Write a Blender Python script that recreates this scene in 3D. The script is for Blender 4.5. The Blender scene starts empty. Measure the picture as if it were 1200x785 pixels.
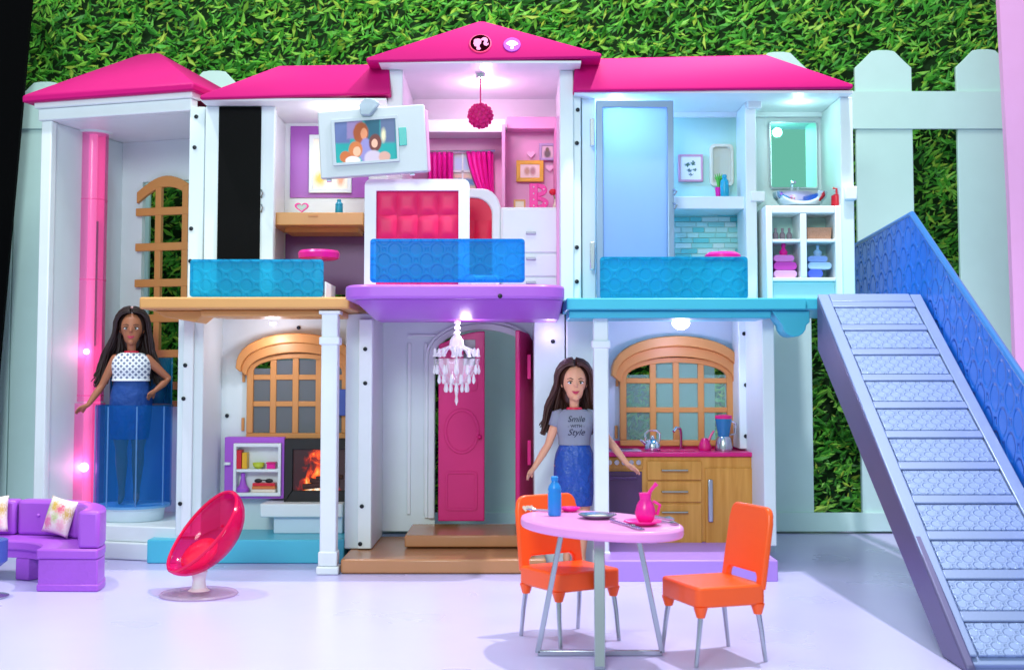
import bpy, bmesh, math, random
from mathutils import Vector, Matrix
R = math.radians
random.seed(7)
sc = bpy.context.scene
C = sc.collection

# ------------------------------------------------------------------ camera
F_PX, PITCH, CY, CAMZ = 1470.0, R(3.5), 350.0, 1.478
cam = bpy.data.cameras.new('camera')
cam.sensor_width = 36.0
cam.lens = F_PX / 1200.0 * 36.0
cam.shift_y = (CY - 392.5) / 1200.0
cam.clip_start, cam.clip_end = 0.1, 200
cam.dof.use_dof = True; cam.dof.focus_distance = 9.2; cam.dof.aperture_fstop = 2.2
camo = bpy.data.objects.new('camera', cam)
camo.location = (0, 0, CAMZ)
camo.rotation_euler = (R(90) + PITCH, 0, 0)
C.objects.link(camo)
sc.camera = camo

# ------------------------------------------------------------------ world, lights, exposure
w = bpy.data.worlds.new('World'); sc.world = w; w.use_nodes = True
bg = w.node_tree.nodes['Background']
bg.inputs[0].default_value = (0.78, 0.97, 1.0, 1); bg.inputs[1].default_value = 0.56

def lamp(name, typ, loc, energy, col=(1, 1, 1), size=0.1, target=None, parent=None):
    l = bpy.data.lights.new(name, typ); l.energy = energy; l.color = col
    if typ == 'AREA': l.shape = 'DISK'; l.size = size
    else: l.shadow_soft_size = size
    o = bpy.data.objects.new(name, l); o.location = loc
    if target is not None:
        o.rotation_euler = (Vector(target) - Vector(loc)).to_track_quat('-Z', 'Y').to_euler()
    C.objects.link(o)
    return o
def spot(name, loc, target, energy, col, cone, blend=0.5, size=0.12):
    o = lamp(name, 'SPOT', loc, energy, col, size, target)
    o.data.spot_size = R(cone); o.data.spot_blend = blend
spot('overhead_spot', (2.5, 8.3, 9.2), (0.9, 8.6, 0), 2400, (0.95, 0.9, 1.0), 74)
spot('overhead_spot', (-4.3, 8.3, 9.0), (-2.7, 8.7, 0), 1200, (0.93, 0.9, 1.0), 50)
lamp('backdrop_fill', 'AREA', (0, 8.0, 8.6), 260, (0.9, 1.0, 0.96), 3.0, (0, 12.6, 2.5))  # added fill that lifts the fence and hedge, no actual fixture
lamp('front_fill', 'AREA', (-2.2, -2.0, 6.0), 560, (0.86, 1.0, 0.98), 3.0, (0, 10, 1.8))  # added soft fill from the camera side, brightens the house front

vs = sc.view_settings
vs.view_transform = 'Standard'; vs.look = 'None'; vs.exposure = 0.04; vs.gamma = 1.0
try: vs.use_curve_mapping = False
except Exception: pass
sc.cycles.max_bounces = 8; sc.cycles.transparent_max_bounces = 16
sc.cycles.use_denoising = True

# ------------------------------------------------------------------ pixel -> place
SP, CP = math.sin(PITCH), math.cos(PITCH)
def at(px, py, Y):
    v = (CY - py) / F_PX
    t = Y / (CP - v * SP)
    return Vector(((px - 600) / F_PX * t, Y, CAMZ + t * (SP + v * CP)))
def XX(px, Y, py=400): return at(px, py, Y).x
def ZZ(py, Y): return at(600, py, Y).z
def ground(px, py, z=0.0):
    v = (CY - py) / F_PX
    t = (z - CAMZ) / (SP + v * CP)
    return Vector(((px - 600) / F_PX * t, t * (CP - v * SP), z))

# ------------------------------------------------------------------ materials
def lin(h):
    h = h.lstrip('#'); c = [int(h[i:i + 2], 16) / 255 for i in (0, 2, 4)]
    return tuple(x / 12.92 if x <= 0.04045 else ((x + 0.055) / 1.055) ** 2.4 for x in c) + (1,)
MATS = {}
def mat(name):
    m = bpy.data.materials.new(name); m.use_nodes = True; MATS[name] = m
    return m, m.node_tree, m.node_tree.nodes['Principled BSDF']
def add_wear(nt, p, col, amount=0.06, scale=7.0, bump=0.02, bscale=90.0):
    n = nt.nodes
    tc = n.new('ShaderNodeTexCoord')
    no = n.new('ShaderNodeTexNoise'); no.inputs['Scale'].default_value = scale; no.inputs['Detail'].default_value = 6
    nt.links.new(tc.outputs['Object'], no.inputs['Vector'])
    mx = n.new('ShaderNodeMix'); mx.data_type = 'RGBA'
    mx.inputs[6].default_value = tuple(c * (1 - amount) for c in col[:3]) + (1,)
    mx.inputs[7].default_value = tuple(min(1, c * (1 + amount)) for c in col[:3]) + (1,)
    nt.links.new(no.outputs['Fac'], mx.inputs[0]); nt.links.new(mx.outputs[2], p.inputs['Base Color'])
    if bump:
        b2 = n.new('ShaderNodeTexNoise'); b2.inputs['Scale'].default_value = bscale
        nt.links.new(tc.outputs['Object'], b2.inputs['Vector'])
        bu = n.new('ShaderNodeBump'); bu.inputs['Strength'].default_value = bump; bu.inputs['Distance'].default_value = 0.02
        nt.links.new(b2.outputs['Fac'], bu.inputs['Height']); nt.links.new(bu.outputs['Normal'], p.inputs['Normal'])
def plastic(name, hexcol, rough=0.38, metal=0.0, wear=0.05, bump=0.03, spec=0.5, coat=0.0):
    m, nt, p = mat(name); col = lin(hexcol)
    p.inputs['Base Color'].default_value = col; p.inputs['Roughness'].default_value = rough
    p.inputs['Metallic'].default_value = metal; p.inputs['Specular IOR Level'].default_value = spec
    p.inputs['Coat Weight'].default_value = coat
    add_wear(nt, p, col, wear, 5.0, bump)
    return m
def clear(name, hexcol, mixf=0.5, rough=0.15, rings=0.0, rscale=6.0, tint=None):
    """coloured see-through plastic: tinted transparency under a glossy coloured body"""
    m, nt, p = mat(name); col = lin(hexcol)
    p.inputs['Base Color'].default_value = col; p.inputs['Roughness'].default_value = rough
    n = nt.nodes
    tr = n.new('ShaderNodeBsdfTransparent'); tr.inputs[0].default_value = lin(tint) if tint else tuple(min(1, c + 0.15) for c in col[:3]) + (1,)
    mx = n.new('ShaderNodeMixShader'); mx.inputs[0].default_value = mixf
    out = n['Material Output']
    nt.links.new(tr.outputs[0], mx.inputs[1]); nt.links.new(p.outputs[0], mx.inputs[2]); nt.links.new(mx.outputs[0], out.inputs[0])
    if rings: ring_bump(nt, p, rings, rscale)
    return m
def ring_bump(nt, p, strength, scale, freq=26.0, dist=0.03):
    n = nt.nodes
    tc = n.new('ShaderNodeTexCoord')
    vo = n.new('ShaderNodeTexVoronoi'); vo.inputs['Scale'].default_value = scale; vo.inputs['Randomness'].default_value = 0.25
    nt.links.new(tc.outputs['Object'], vo.inputs['Vector'])
    mu = n.new('ShaderNodeMath'); mu.operation = 'MULTIPLY'; mu.inputs[1].default_value = freq
    nt.links.new(vo.outputs['Distance'], mu.inputs[0])
    si = n.new('ShaderNodeMath'); si.operation = 'SINE'; nt.links.new(mu.outputs[0], si.inputs[0])
    bu = n.new('ShaderNodeBump'); bu.inputs['Strength'].default_value = strength; bu.inputs['Distance'].default_value = dist
    nt.links.new(si.outputs[0], bu.inputs['Height']); nt.links.new(bu.outputs['Normal'], p.inputs['Normal'])
def lattice_bump(nt, p, axes, scale, strength, dist=0.012, aspect=1.0):
    """moulded relief: rings on two interlocking grids"""
    n = nt.nodes
    tc = n.new('ShaderNodeTexCoord'); sp = n.new('ShaderNodeSeparateXYZ'); nt.links.new(tc.outputs['Object'], sp.inputs[0])
    cb = n.new('ShaderNodeCombineXYZ'); nt.links.new(sp.outputs[axes[0]], cb.inputs[0]); nt.links.new(sp.outputs[axes[1]], cb.inputs[1])
    outs = []
    for ox in (0.0, 0.5):
        mp = n.new('ShaderNodeMapping'); mp.inputs['Scale'].default_value = (scale, scale * aspect, 1); mp.inputs['Location'].default_value = (ox, ox, 0)
        nt.links.new(cb.outputs[0], mp.inputs[0])
        fr = n.new('ShaderNodeVectorMath'); fr.operation = 'FRACTION'; nt.links.new(mp.outputs[0], fr.inputs[0])
        sb = n.new('ShaderNodeVectorMath'); sb.operation = 'SUBTRACT'; sb.inputs[1].default_value = (.5, .5, 0); nt.links.new(fr.outputs[0], sb.inputs[0])
        le = n.new('ShaderNodeVectorMath'); le.operation = 'LENGTH'; nt.links.new(sb.outputs[0], le.inputs[0])
        d = n.new('ShaderNodeMath'); d.operation = 'SUBTRACT'; d.inputs[1].default_value = .36; nt.links.new(le.outputs['Value'], d.inputs[0])
        ab = n.new('ShaderNodeMath'); ab.operation = 'ABSOLUTE'; nt.links.new(d.outputs[0], ab.inputs[0])
        mr = n.new('ShaderNodeMapRange'); mr.inputs[1].default_value = .04; mr.inputs[2].default_value = .1; mr.inputs[3].default_value = 1; mr.inputs[4].default_value = 0
        nt.links.new(ab.outputs[0], mr.inputs[0]); outs.append(mr.outputs[0])
    mx = n.new('ShaderNodeMath'); mx.operation = 'MAXIMUM'; nt.links.new(outs[0], mx.inputs[0]); nt.links.new(outs[1], mx.inputs[1])
    bu = n.new('ShaderNodeBump'); bu.inputs['Strength'].default_value = strength; bu.inputs['Distance'].default_value = dist
    nt.links.new(mx.outputs[0], bu.inputs['Height']); nt.links.new(bu.outputs['Normal'], p.inputs['Normal'])
def glow(name, hexcol, strength):
    m, nt, p = mat(name)
    p.inputs['Base Color'].default_value = lin(hexcol); p.inputs['Emission Color'].default_value = lin(hexcol)
    p.inputs['Emission Strength'].default_value = strength
    return m
def wood(name, c1, c2, rough=0.4, scale=3.0, axis='X'):
    m, nt, p = mat(name); n = nt.nodes
    tc = n.new('ShaderNodeTexCoord'); mp = n.new('ShaderNodeMapping')
    mp.inputs['Scale'].default_value = (0.6, 8, 8) if axis == 'X' else (8, 8, 0.6)
    no = n.new('ShaderNodeTexNoise'); no.inputs['Scale'].default_value = scale; no.inputs['Detail'].default_value = 8; no.inputs['Distortion'].default_value = 0.6
    nt.links.new(tc.outputs['Object'], mp.inputs[0]); nt.links.new(mp.outputs[0], no.inputs['Vector'])
    cr = n.new('ShaderNodeValToRGB'); cr.color_ramp.elements[0].position = 0.3; cr.color_ramp.elements[1].position = 0.75
    cr.color_ramp.elements[0].color = lin(c1); cr.color_ramp.elements[1].color = lin(c2)
    nt.links.new(no.outputs['Fac'], cr.inputs[0]); nt.links.new(cr.outputs[0], p.inputs['Base Color'])
    p.inputs['Roughness'].default_value = rough
    return m
def print_mat(name, bgcol, shapes, emit=0.0, rough=0.3, bg2=None, axes=('X', 'Z'), noise=0.012):
    """flat print: soft shapes over a ground, in the panel's own 0..1 extent"""
    m, nt, p = mat(name); n = nt.nodes
    tc = n.new('ShaderNodeTexCoord'); sx = n.new('ShaderNodeSeparateXYZ')
    no = n.new('ShaderNodeTexNoise'); no.inputs['Scale'].default_value = 14; no.inputs['Detail'].default_value = 3
    nt.links.new(tc.outputs['Generated'], no.inputs['Vector'])
    sub = n.new('ShaderNodeVectorMath'); sub.operation = 'SUBTRACT'; sub.inputs[1].default_value = (0.5, 0.5, 0.5)
    scl = n.new('ShaderNodeVectorMath'); scl.operation = 'SCALE'; scl.inputs['Scale'].default_value = noise * 6
    ad = n.new('ShaderNodeVectorMath'); ad.operation = 'ADD'
    nt.links.new(no.outputs['Color'], sub.inputs[0]); nt.links.new(sub.outputs[0], scl.inputs[0])
    nt.links.new(scl.outputs[0], ad.inputs[0]); nt.links.new(tc.outputs['Generated'], ad.inputs[1])
    nt.links.new(ad.outputs[0], sx.inputs[0])
    U, V = sx.outputs[axes[0]], sx.outputs[axes[1]]
    def math_(op, a, b=None, c=None):
        x = n.new('ShaderNodeMath'); x.operation = op
        for i, q in enumerate((a, b, c)):
            if q is None: continue
            if isinstance(q, (int, float)): x.inputs[i].default_value = q
            else: nt.links.new(q, x.inputs[i])
        return x.outputs[0]
    def mixc(f, a, b):
        x = n.new('ShaderNodeMix'); x.data_type = 'RGBA'
        nt.links.new(f, x.inputs[0])
        for i, q in ((6, a), (7, b)):
            if isinstance(q, tuple): x.inputs[i].default_value = q
            else: nt.links.new(q, x.inputs[i])
        return x.outputs[2]
    cur = mixc(V, lin(bgcol), lin(bg2 or bgcol))
    for s in shapes:
        kind, cx, cy, rx, ry, col = s[:6]; soft = s[6] if len(s) > 6 else 0.1
        a = math_('DIVIDE', math_('SUBTRACT', U, cx), rx); b = math_('DIVIDE', math_('SUBTRACT', V, cy), ry)
        if kind == 'e': d = math_('SQRT', math_('ADD', math_('MULTIPLY', a, a), math_('MULTIPLY', b, b)))
        else: d = math_('MAXIMUM', math_('ABSOLUTE', a), math_('ABSOLUTE', b))
        mr = n.new('ShaderNodeMapRange'); mr.inputs[1].default_value = 1 - soft; mr.inputs[2].default_value = 1 + soft
        mr.inputs[3].default_value = 1; mr.inputs[4].default_value = 0
        nt.links.new(d, mr.inputs[0]); cur = mixc(mr.outputs[0], cur, lin(col))
    nt.links.new(cur, p.inputs['Base Color']); p.inputs['Roughness'].default_value = rough
    if emit:
        nt.links.new(cur, p.inputs['Emission Color']); p.inputs['Emission Strength'].default_value = emit
    return m

def crease(m, scale=13.0):
    for q in m.node_tree.nodes:
        if q.type == 'TEX_NOISE' and q.inputs['Scale'].default_value > 50: q.inputs['Scale'].default_value = scale; q.inputs['Detail'].default_value = 4
        if q.type == 'BUMP': q.inputs['Distance'].default_value = .05
    return m
plastic('white', 'E6EFF0', 0.4)
plastic('shell_white', 'DDEBEC', 0.45, wear=0.04)
plastic('pale_blue_wall', 'D5E6F2', 0.45)
plastic('pink_wall', 'E9A3D0', 0.45)
plastic('mint_wall', 'BFE9DF', 0.45)
plastic('roof_pink', 'C0056E', 0.55, spec=0.2)
plastic('magenta', 'D80E74', 0.35)
plastic('hot_pink', 'F0129A', 0.3)
plastic('purple', 'AC58D4', 0.38)
plastic('lilac_balcony', 'AE62D2', 0.32)
plastic('lilac_floor', 'B48AE0', 0.35)
plastic('purple_panel', 'A95BBD', 0.4)
plastic('plum', '7A4A85', 0.4)
plastic('teal_slab', '3FB8D0', 0.35)
plastic('teal_floor', '4FC4DC', 0.35)
plastic('wood_plastic', 'D39A58', 0.4)
plastic('tan_frame', 'D2914F', 0.42)
plastic('brown_step', 'BE8558', 0.25)
plastic('orange', 'FF5B16', 0.32)
plastic('table_pink', 'F09BDC', 0.3)
plastic('black_gloss', '040405', 0.55, spec=0.08)
plastic('black', '0A0B0D', 0.5)
plastic('dark_purple', '5B3760', 0.35)
plastic('grey_tv', 'B9C3C7', 0.4)
plastic('silver', 'C9D2D8', 0.25, metal=0.85)
plastic('steel', 'B8BEC6', 0.22, metal=0.95, bump=0)
plastic('chrome', 'D8E2EA', 0.12, metal=1.0, bump=0)
plastic('screw', '20252C', 0.4, metal=0.6)
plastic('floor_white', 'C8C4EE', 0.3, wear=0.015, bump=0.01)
plastic('fence_paint', 'CFF0EA', 0.55, wear=0.04)
plastic('matte_black', '020203', 0.95, spec=0.1)
plastic('pink_board', 'FFB4EC', 0.5)
plastic('stair_silver', '8FA0C8', 0.35, metal=0.35)
plastic('stair_side', '625E86', 0.4, metal=0.3)
plastic('blue_bottle', '1B86D6', 0.3)
plastic('teal_bottle', '18A0BE', 0.3)
plastic('red', 'D8152F', 0.35)
plastic('red_tuft', 'E8115F', 0.5)
plastic('red_tuft_deep', 'E31247', 0.5)
plastic('yellow', 'EBB21A', 0.4)
plastic('lime', 'C9D83A', 0.35)
plastic('green_leaf', '5BB53C', 0.5)
plastic('blue_box', '3C56A8', 0.4)
plastic('curtain_pink', 'EE1FA8', 0.5)
plastic('skin_light', 'E8A684', 0.45, wear=0.03, bump=0)
plastic('skin_brown', 'A86848', 0.45, wear=0.03, bump=0)
plastic('hair_dark', '2C1A16', 0.38, wear=0.3)
plastic('hair_brown', '4A2A22', 0.36, wear=0.3)
plastic('lip', 'C8385A', 0.35, bump=0)
plastic('eye_white', 'F1F3F5', 0.3, bump=0)
plastic('iris', '3B5C40', 0.25, bump=0)
plastic('brow', '3A231B', 0.6, bump=0)
plastic('collar_red', 'E01F45', 0.45)
plastic('grey_shirt', '8F93A3', 0.75, bump=0.15, spec=0.2)
crease(plastic('denim', '234A90', 0.6, wear=0.4, bump=0.5, spec=0.25), 16)
plastic('navy_print', '22264A', 0.7)
plastic('translucent_white', 'E8E6EC', 0.35)
plastic('cream', 'E8DFCB', 0.5)
plastic('oven_glass', '54385F', 0.2)
wood('cabinet_wood', 'CB8A30', 'E2A64C', 0.38, 3, 'Z')
clear('rail_teal', '10B0D6', 0.5, 0.22, 0, 11, '6FE0F4')
clear('rail_blue', '12A8E6', 0.4, 0.2, 0, 11, '74C4FA')
clear('rail_deep', '1B74E4', 0.85, 0.25, 0.0, 6.5, '3B8BF0')
clear('elevator_blue', '2A9AD8', 0.13, 0.05, 0, 6, 'BCDEF8')
clear('rib_highlight', '8FC8F4', 0.35, 0.05, 0, 6, 'CFE6FB')  # pale tint imitating highlights on the elevator car
clear('glass_back', '1F7FA8', 0.45, 0.15, 0, 6, '5BA8C8')
clear('tube_pink', 'FF8AC8', 0.3, 0.12, 0, 6, 'FFC4E4')
clear('egg_pink', 'F51478', 0.3, 0.08, 0, 6, 'FF86BE')
clear('egg_base', 'F2E8F4', 0.25, 0.12, 0, 6, 'EDE0EC')
clear('crystal', 'FFFFFF', 0.5, 0.04, 0, 6, 'FFFFFF'); clear('crystal_petal', 'FFFFFF', 0.2, 0.04, 0, 6, 'FFFFFF')
clear('frost_glass', 'C0D8FA', 0.7, 0.4, 0, 6, 'B8D8FF')
clear('pane_grey', '8E9599', 0.5, 0.2, 0, 6, 'B4BABC')
clear('pane_clear', 'BFEBDC', 0.2, 0.08, 0, 6, 'F2FAF8')
m = MATS['frost_glass']; nt = m.node_tree; p = nt.nodes['Principled BSDF']; n = nt.nodes
tl = n.new('ShaderNodeBsdfTranslucent'); tl.inputs[0].default_value = lin('DDEBFF')
m2 = n.new('ShaderNodeMixShader'); m2.inputs[0].default_value = 0.62
nt.links.new(p.outputs[0], m2.inputs[1]); nt.links.new(tl.outputs[0], m2.inputs[2])
mxs = [q for q in n if q.type == 'MIX_SHADER' and q is not m2 and q != m2][0]
nt.links.new(m2.outputs[0], mxs.inputs[2]); mxs.inputs[0].default_value = 0.8
m, nt, p = mat('mirror'); p.inputs['Metallic'].default_value = 1; p.inputs['Roughness'].default_value = 0.03; p.inputs['Base Color'].default_value = lin('9AF4D6')  # mint base colour stands in for the reflected mint wall
for nm in ('rail_teal', 'rail_blue'):
    lattice_bump(MATS[nm].node_tree, MATS[nm].node_tree.nodes['Principled BSDF'], ('X', 'Z'), 6.5, 0.45, 0.012)
for nm in ('rail_deep', ):
    lattice_bump(MATS[nm].node_tree, MATS[nm].node_tree.nodes['Principled BSDF'], ('Y', 'Z'), 4.2, 0.8, 0.02, 0.8)
m = plastic('tread_plate', '98ACD6', 0.33, metal=0.35); lattice_bump(m.node_tree, m.node_tree.nodes['Principled BSDF'], ('X', 'Y'), 11, 0.6, 0.012, 1.15)
m = plastic('emboss_purple', 'AC58D4', 0.38); lattice_bump(m.node_tree, m.node_tree.nodes['Principled BSDF'], ('X', 'Z'), 9, 0.15, 0.01)
glow('led_white', 'FFF4FF', 14); glow('led_pink', 'FF9AD0', 14); glow('led_violet', 'A88CFF', 8); glow('led_red', 'FF3A78', 6); glow('led_blue', '7FB8FF', 8)
glow('logo_glow', 'DD86B0', 0.25); glow('badge_glow', 'E8D4FF', 0.9)
for q in ('logo_glow', 'badge_glow'): MATS[q].node_tree.nodes['Principled BSDF'].inputs['Specular IOR Level'].default_value = 0.0

# hedge: every leaf its own tone
m, nt, p = mat('leaf'); n = nt.nodes
ge = n.new('ShaderNodeNewGeometry'); cr = n.new('ShaderNodeValToRGB'); el = cr.color_ramp.elements
el[0].position = 0.0; el[0].color = lin('1F6018'); el[1].position = 1.0; el[1].color = lin('C2D84A')
for pos, c in ((0.25, '3A9428'), (0.55, '5EC03A'), (0.85, '93D84C')):
    e = el.new(pos); e.color = lin(c)
nt.links.new(ge.outputs['Random Per Island'], cr.inputs[0]); nt.links.new(cr.outputs[0], p.inputs['Base Color'])
p.inputs['Roughness'].default_value = 0.5
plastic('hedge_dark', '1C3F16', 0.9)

# shirt lattice (white knit with dark openings) and pillow print
m, nt, p = mat('white_lattice'); n = nt.nodes
tc = n.new('ShaderNodeTexCoord'); mp = n.new('ShaderNodeMapping'); mp.inputs['Rotation'].default_value = (0, R(45), 0)
nt.links.new(tc.outputs['Object'], mp.inputs[0])
br = n.new('ShaderNodeTexChecker')
sx = n.new('ShaderNodeSeparateXYZ'); nt.links.new(mp.outputs[0], sx.inputs[0])
def tri(o):
    a = n.new('ShaderNodeMath'); a.operation = 'PINGPONG'; a.inputs[1].default_value = 0.017; nt.links.new(o, a.inputs[0]); return a.outputs[0]
mn = n.new('ShaderNodeMath'); mn.operation = 'MINIMUM'; nt.links.new(tri(sx.outputs['X']), mn.inputs[0]); nt.links.new(tri(sx.outputs['Z']), mn.inputs[1])
gt = n.new('ShaderNodeMath'); gt.operation = 'GREATER_THAN'; gt.inputs[1].default_value = 0.0075; nt.links.new(mn.outputs[0], gt.inputs[0])
mx = n.new('ShaderNodeMix'); mx.data_type = 'RGBA'; mx.inputs[6].default_value = lin('EEF2F6'); mx.inputs[7].default_value = lin('6E7A96')
nt.links.new(gt.outputs[0], mx.inputs[0]); nt.links.new(mx.outputs[2], p.inputs['Base Color']); p.inputs['Roughness'].default_value = 0.8
plastic('white_knit', 'EEF2F6', 0.85, bump=0.2)
print_mat('pillow_print', 'F3E3DC', [('e', .25, .3, .14, .16, 'E87FA8', .5), ('e', .6, .7, .16, .13, 'E66F86', .5), ('e', .75, .28, .13, .15, 'F2B7C2', .5),
          ('e', .35, .75, .12, .12, 'D8B24E', .6), ('e', .5, .45, .1, .12, 'C5CF8E', .6), ('e', .85, .6, .09, .15, 'CDA85A', .6), ('e', .12, .6, .08, .15, 'BFCB8B', .6)], noise=0.05, rough=0.8)

# ------------------------------------------------------------------ mesh helpers
OFF = {}                                                   # world base of every thing and part
class MB:
    def __init__(s): s.v = []; s.f = []; s.M = None
    def add(s, vs, fs):
        b = len(s.v)
        for q in vs:
            q = Vector(q); s.v.append(s.M @ q if s.M else q)
        s.f += [tuple(i + b for i in f) for f in fs]
        return s
    def box(s, x0, x1, y0, y1, z0, z1):
        return s.add([(x0, y0, z0), (x1, y0, z0), (x1, y1, z0), (x0, y1, z0), (x0, y0, z1), (x1, y0, z1), (x1, y1, z1), (x0, y1, z1)],
              [(0, 3, 2, 1), (4, 5, 6, 7), (0, 1, 5, 4), (1, 2, 6, 5), (2, 3, 7, 6), (3, 0, 4, 7)])
    def pbox(s, x0, y0, x1, y1, Yf, Yb):
        """a box whose front face, at depth Yf, spans this part of the view"""
        ym, xm = (y0 + y1) / 2, (x0 + x1) / 2
        return s.box(XX(x0, Yf, ym), XX(x1, Yf, ym), Yf, Yb, ZZ(y1, Yf), ZZ(y0, Yf))
    def prism(s, pts, y0, y1):
        """outline in x,z extruded from y0 to y1"""
        n = len(pts)
        a = sum(pts[i][0] * pts[(i + 1) % n][1] - pts[(i + 1) % n][0] * pts[i][1] for i in range(n))
        if a < 0: pts = pts[::-1]
        return s.add([(x, y0, z) for x, z in pts] + [(x, y1, z) for x, z in pts],
              [tuple(range(n)), tuple(range(2 * n - 1, n - 1, -1))] + [(i, i + n, (i + 1) % n + n, (i + 1) % n) for i in range(n)])
    def slab(s, pts, z0, z1):
        """outline in x,y extruded from z0 to z1"""
        n = len(pts)
        a = sum(pts[i][0] * pts[(i + 1) % n][1] - pts[(i + 1) % n][0] * pts[i][1] for i in range(n))
        if a < 0: pts = pts[::-1]
        return s.add([(x, y, z0) for x, y in pts] + [(x, y, z1) for x, y in pts],
              [tuple(range(n - 1, -1, -1)), tuple(range(n, 2 * n))] + [(i, (i + 1) % n, (i + 1) % n + n, i + n) for i in range(n)])
    def strip(s, a, b, y0, y1):
        """band between two matching x,z curves"""
        n = len(a)
        vs = [(x, y0, z) for x, z in a] + [(x, y0, z) for x, z in b] + [(x, y1, z) for x, z in a] + [(x, y1, z) for x, z in b]
        fs = []
        for i in range(n - 1):
            fs += [(i, i + 1, n + i + 1, n + i), (2 * n + i, 3 * n + i, 3 * n + i + 1, 2 * n + i + 1), (i, 2 * n + i, 2 * n + i + 1, i + 1), (n + i, n + i + 1, 3 * n + i + 1, 3 * n + i)]
        fs += [(0, n, 3 * n, 2 * n), (n - 1, 3 * n - 1, 4 * n - 1, 2 * n - 1)]
        return s.add(vs, fs)
    def tube(s, pts, r, k=8, caps=True):
        pts = [Vector(q) for q in pts]; n = len(pts)
        rs = r if isinstance(r, (list, tuple)) else [r] * n
        vs = []; prev = None
        for i in range(n):
            d = (pts[min(i + 1, n - 1)] - pts[max(i - 1, 0)]).normalized()
            if prev is None:
                u = d.orthogonal().normalized()
            else:
                u = (prev - d * prev.dot(d)); u = u.normalized() if u.length > 1e-6 else d.orthogonal().normalized()
            prev = u; v = d.cross(u)
            for j in range(k):
                a = 2 * math.pi * j / k
                vs.append(pts[i] + (u * math.cos(a) + v * math.sin(a)) * rs[i])
        fs = [(i * k + j, i * k + (j + 1) % k, (i + 1) * k + (j + 1) % k, (i + 1) * k + j) for i in range(n - 1) for j in range(k)]
        if caps: fs += [tuple(range(k - 1, -1, -1)), tuple((n - 1) * k + j for j in range(k))]
        return s.add(vs, fs)
    def lathe(s, prof, c=(0, 0, 0), k=24, sx=1, sy=1, a0=0.0, a1=2 * math.pi, closed=True):
        c = Vector(c); full = abs(a1 - a0 - 2 * math.pi) < 1e-6
        kk = k if full else k + 1
        vs = []
        for r, z in prof:
            for j in range(kk):
                a = a0 + (a1 - a0) * j / k
                vs.append(c + Vector((max(r, 1e-4) * math.cos(a) * sx, max(r, 1e-4) * math.sin(a) * sy, z)))
        n = len(prof); fs = []
        for i in range(n - 1):
            for j in range(k):
                fs.append((i * kk + j, i * kk + (j + 1) % kk, (i + 1) * kk + (j + 1) % kk, (i + 1) * kk + j))
        if full and closed:
            fs += [tuple(range(kk - 1, -1, -1)), tuple((n - 1) * kk + j for j in range(kk))]
        return s.add(vs, fs)
    def ell(s, c, r, k=16, m=10):
        prof = [(math.cos(-math.pi / 2 + math.pi * i / m), math.sin(-math.pi / 2 + math.pi * i / m)) for i in range(m + 1)]
        c = Vector(c)
        vs = []; 
        for a, b in prof:
            for j in range(k):
                t = 2 * math.pi * j / k
                vs.append(c + Vector((max(a, .001) * math.cos(t) * r[0], max(a, .001) * math.sin(t) * r[1], b * r[2])))
        fs = [(i * k + j, i * k + (j + 1) % k, (i + 1) * k + (j + 1) % k, (i + 1) * k + j) for i in range(m) for j in range(k)]
        fs += [tuple(range(k - 1, -1, -1)), tuple(m * k + j for j in range(k))]
        return s.add(vs, fs)
    def build(s, name, material, parent=None, bevel=0.0, smooth=35, local=False, label=None):
        me = bpy.data.meshes.new(name)
        if parent is not None: base = Vector((0, 0, 0)) if local else OFF[parent.name]
        elif local: base = Vector((0, 0, 0))
        else:
            xs = [q.x for q in s.v]; ys = [q.y for q in s.v]; zs = [q.z for q in s.v]
            base = Vector(((min(xs) + max(xs)) / 2, (min(ys) + max(ys)) / 2, min(zs)))
        me.from_pydata([q - base for q in s.v], [], s.f); me.validate()
        mm = material if isinstance(material, bpy.types.Material) else MATS[material]
        me.materials.append(mm)
        if smooth:
            me.shade_smooth(); me.set_sharp_from_angle(angle=R(smooth))
        o = bpy.data.objects.new(name, me); C.objects.link(o)
        if parent is not None: o.parent = parent
        else: o.location = base
        OFF[o.name] = base
        if bevel:
            b = o.modifiers.new('bevel', 'BEVEL'); b.width = bevel; b.segments = 2; b.limit_method = 'ANGLE'; b.angle_limit = R(40)
        if label: o['label'] = label
        return o
def tag(o, label, cat, group=None):
    o['label'] = label; o['category'] = cat
    if group: o['group'] = group
    return o
def thing(name, label, cat, loc, rz=0.0, group=None):
    o = bpy.data.objects.new(name, None); o.empty_display_size = 0.1
    o.location = loc; o.rotation_euler = (0, 0, rz); C.objects.link(o); OFF[o.name] = Vector(loc)
    return tag(o, label, cat, group)
def struct(o): o['kind'] = 'structure'; return o
def B(): return MB()
def arc(cx, cz, rx, rz, a0, a1, n=16):
    return [(cx + rx * math.cos(R(a0 + (a1 - a0) * i / n)), cz + rz * math.sin(R(a0 + (a1 - a0) * i / n))) for i in range(n + 1)]
def rrect(x0, x1, z0, z1, r, n=5):
    p = []
    for cx, cz, a in ((x1 - r, z1 - r, 0), (x0 + r, z1 - r, 90), (x0 + r, z0 + r, 180), (x1 - r, z0 + r, 270)):
        p += arc(cx, cz, r, r, a, a + 90, n)
    return p
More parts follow.
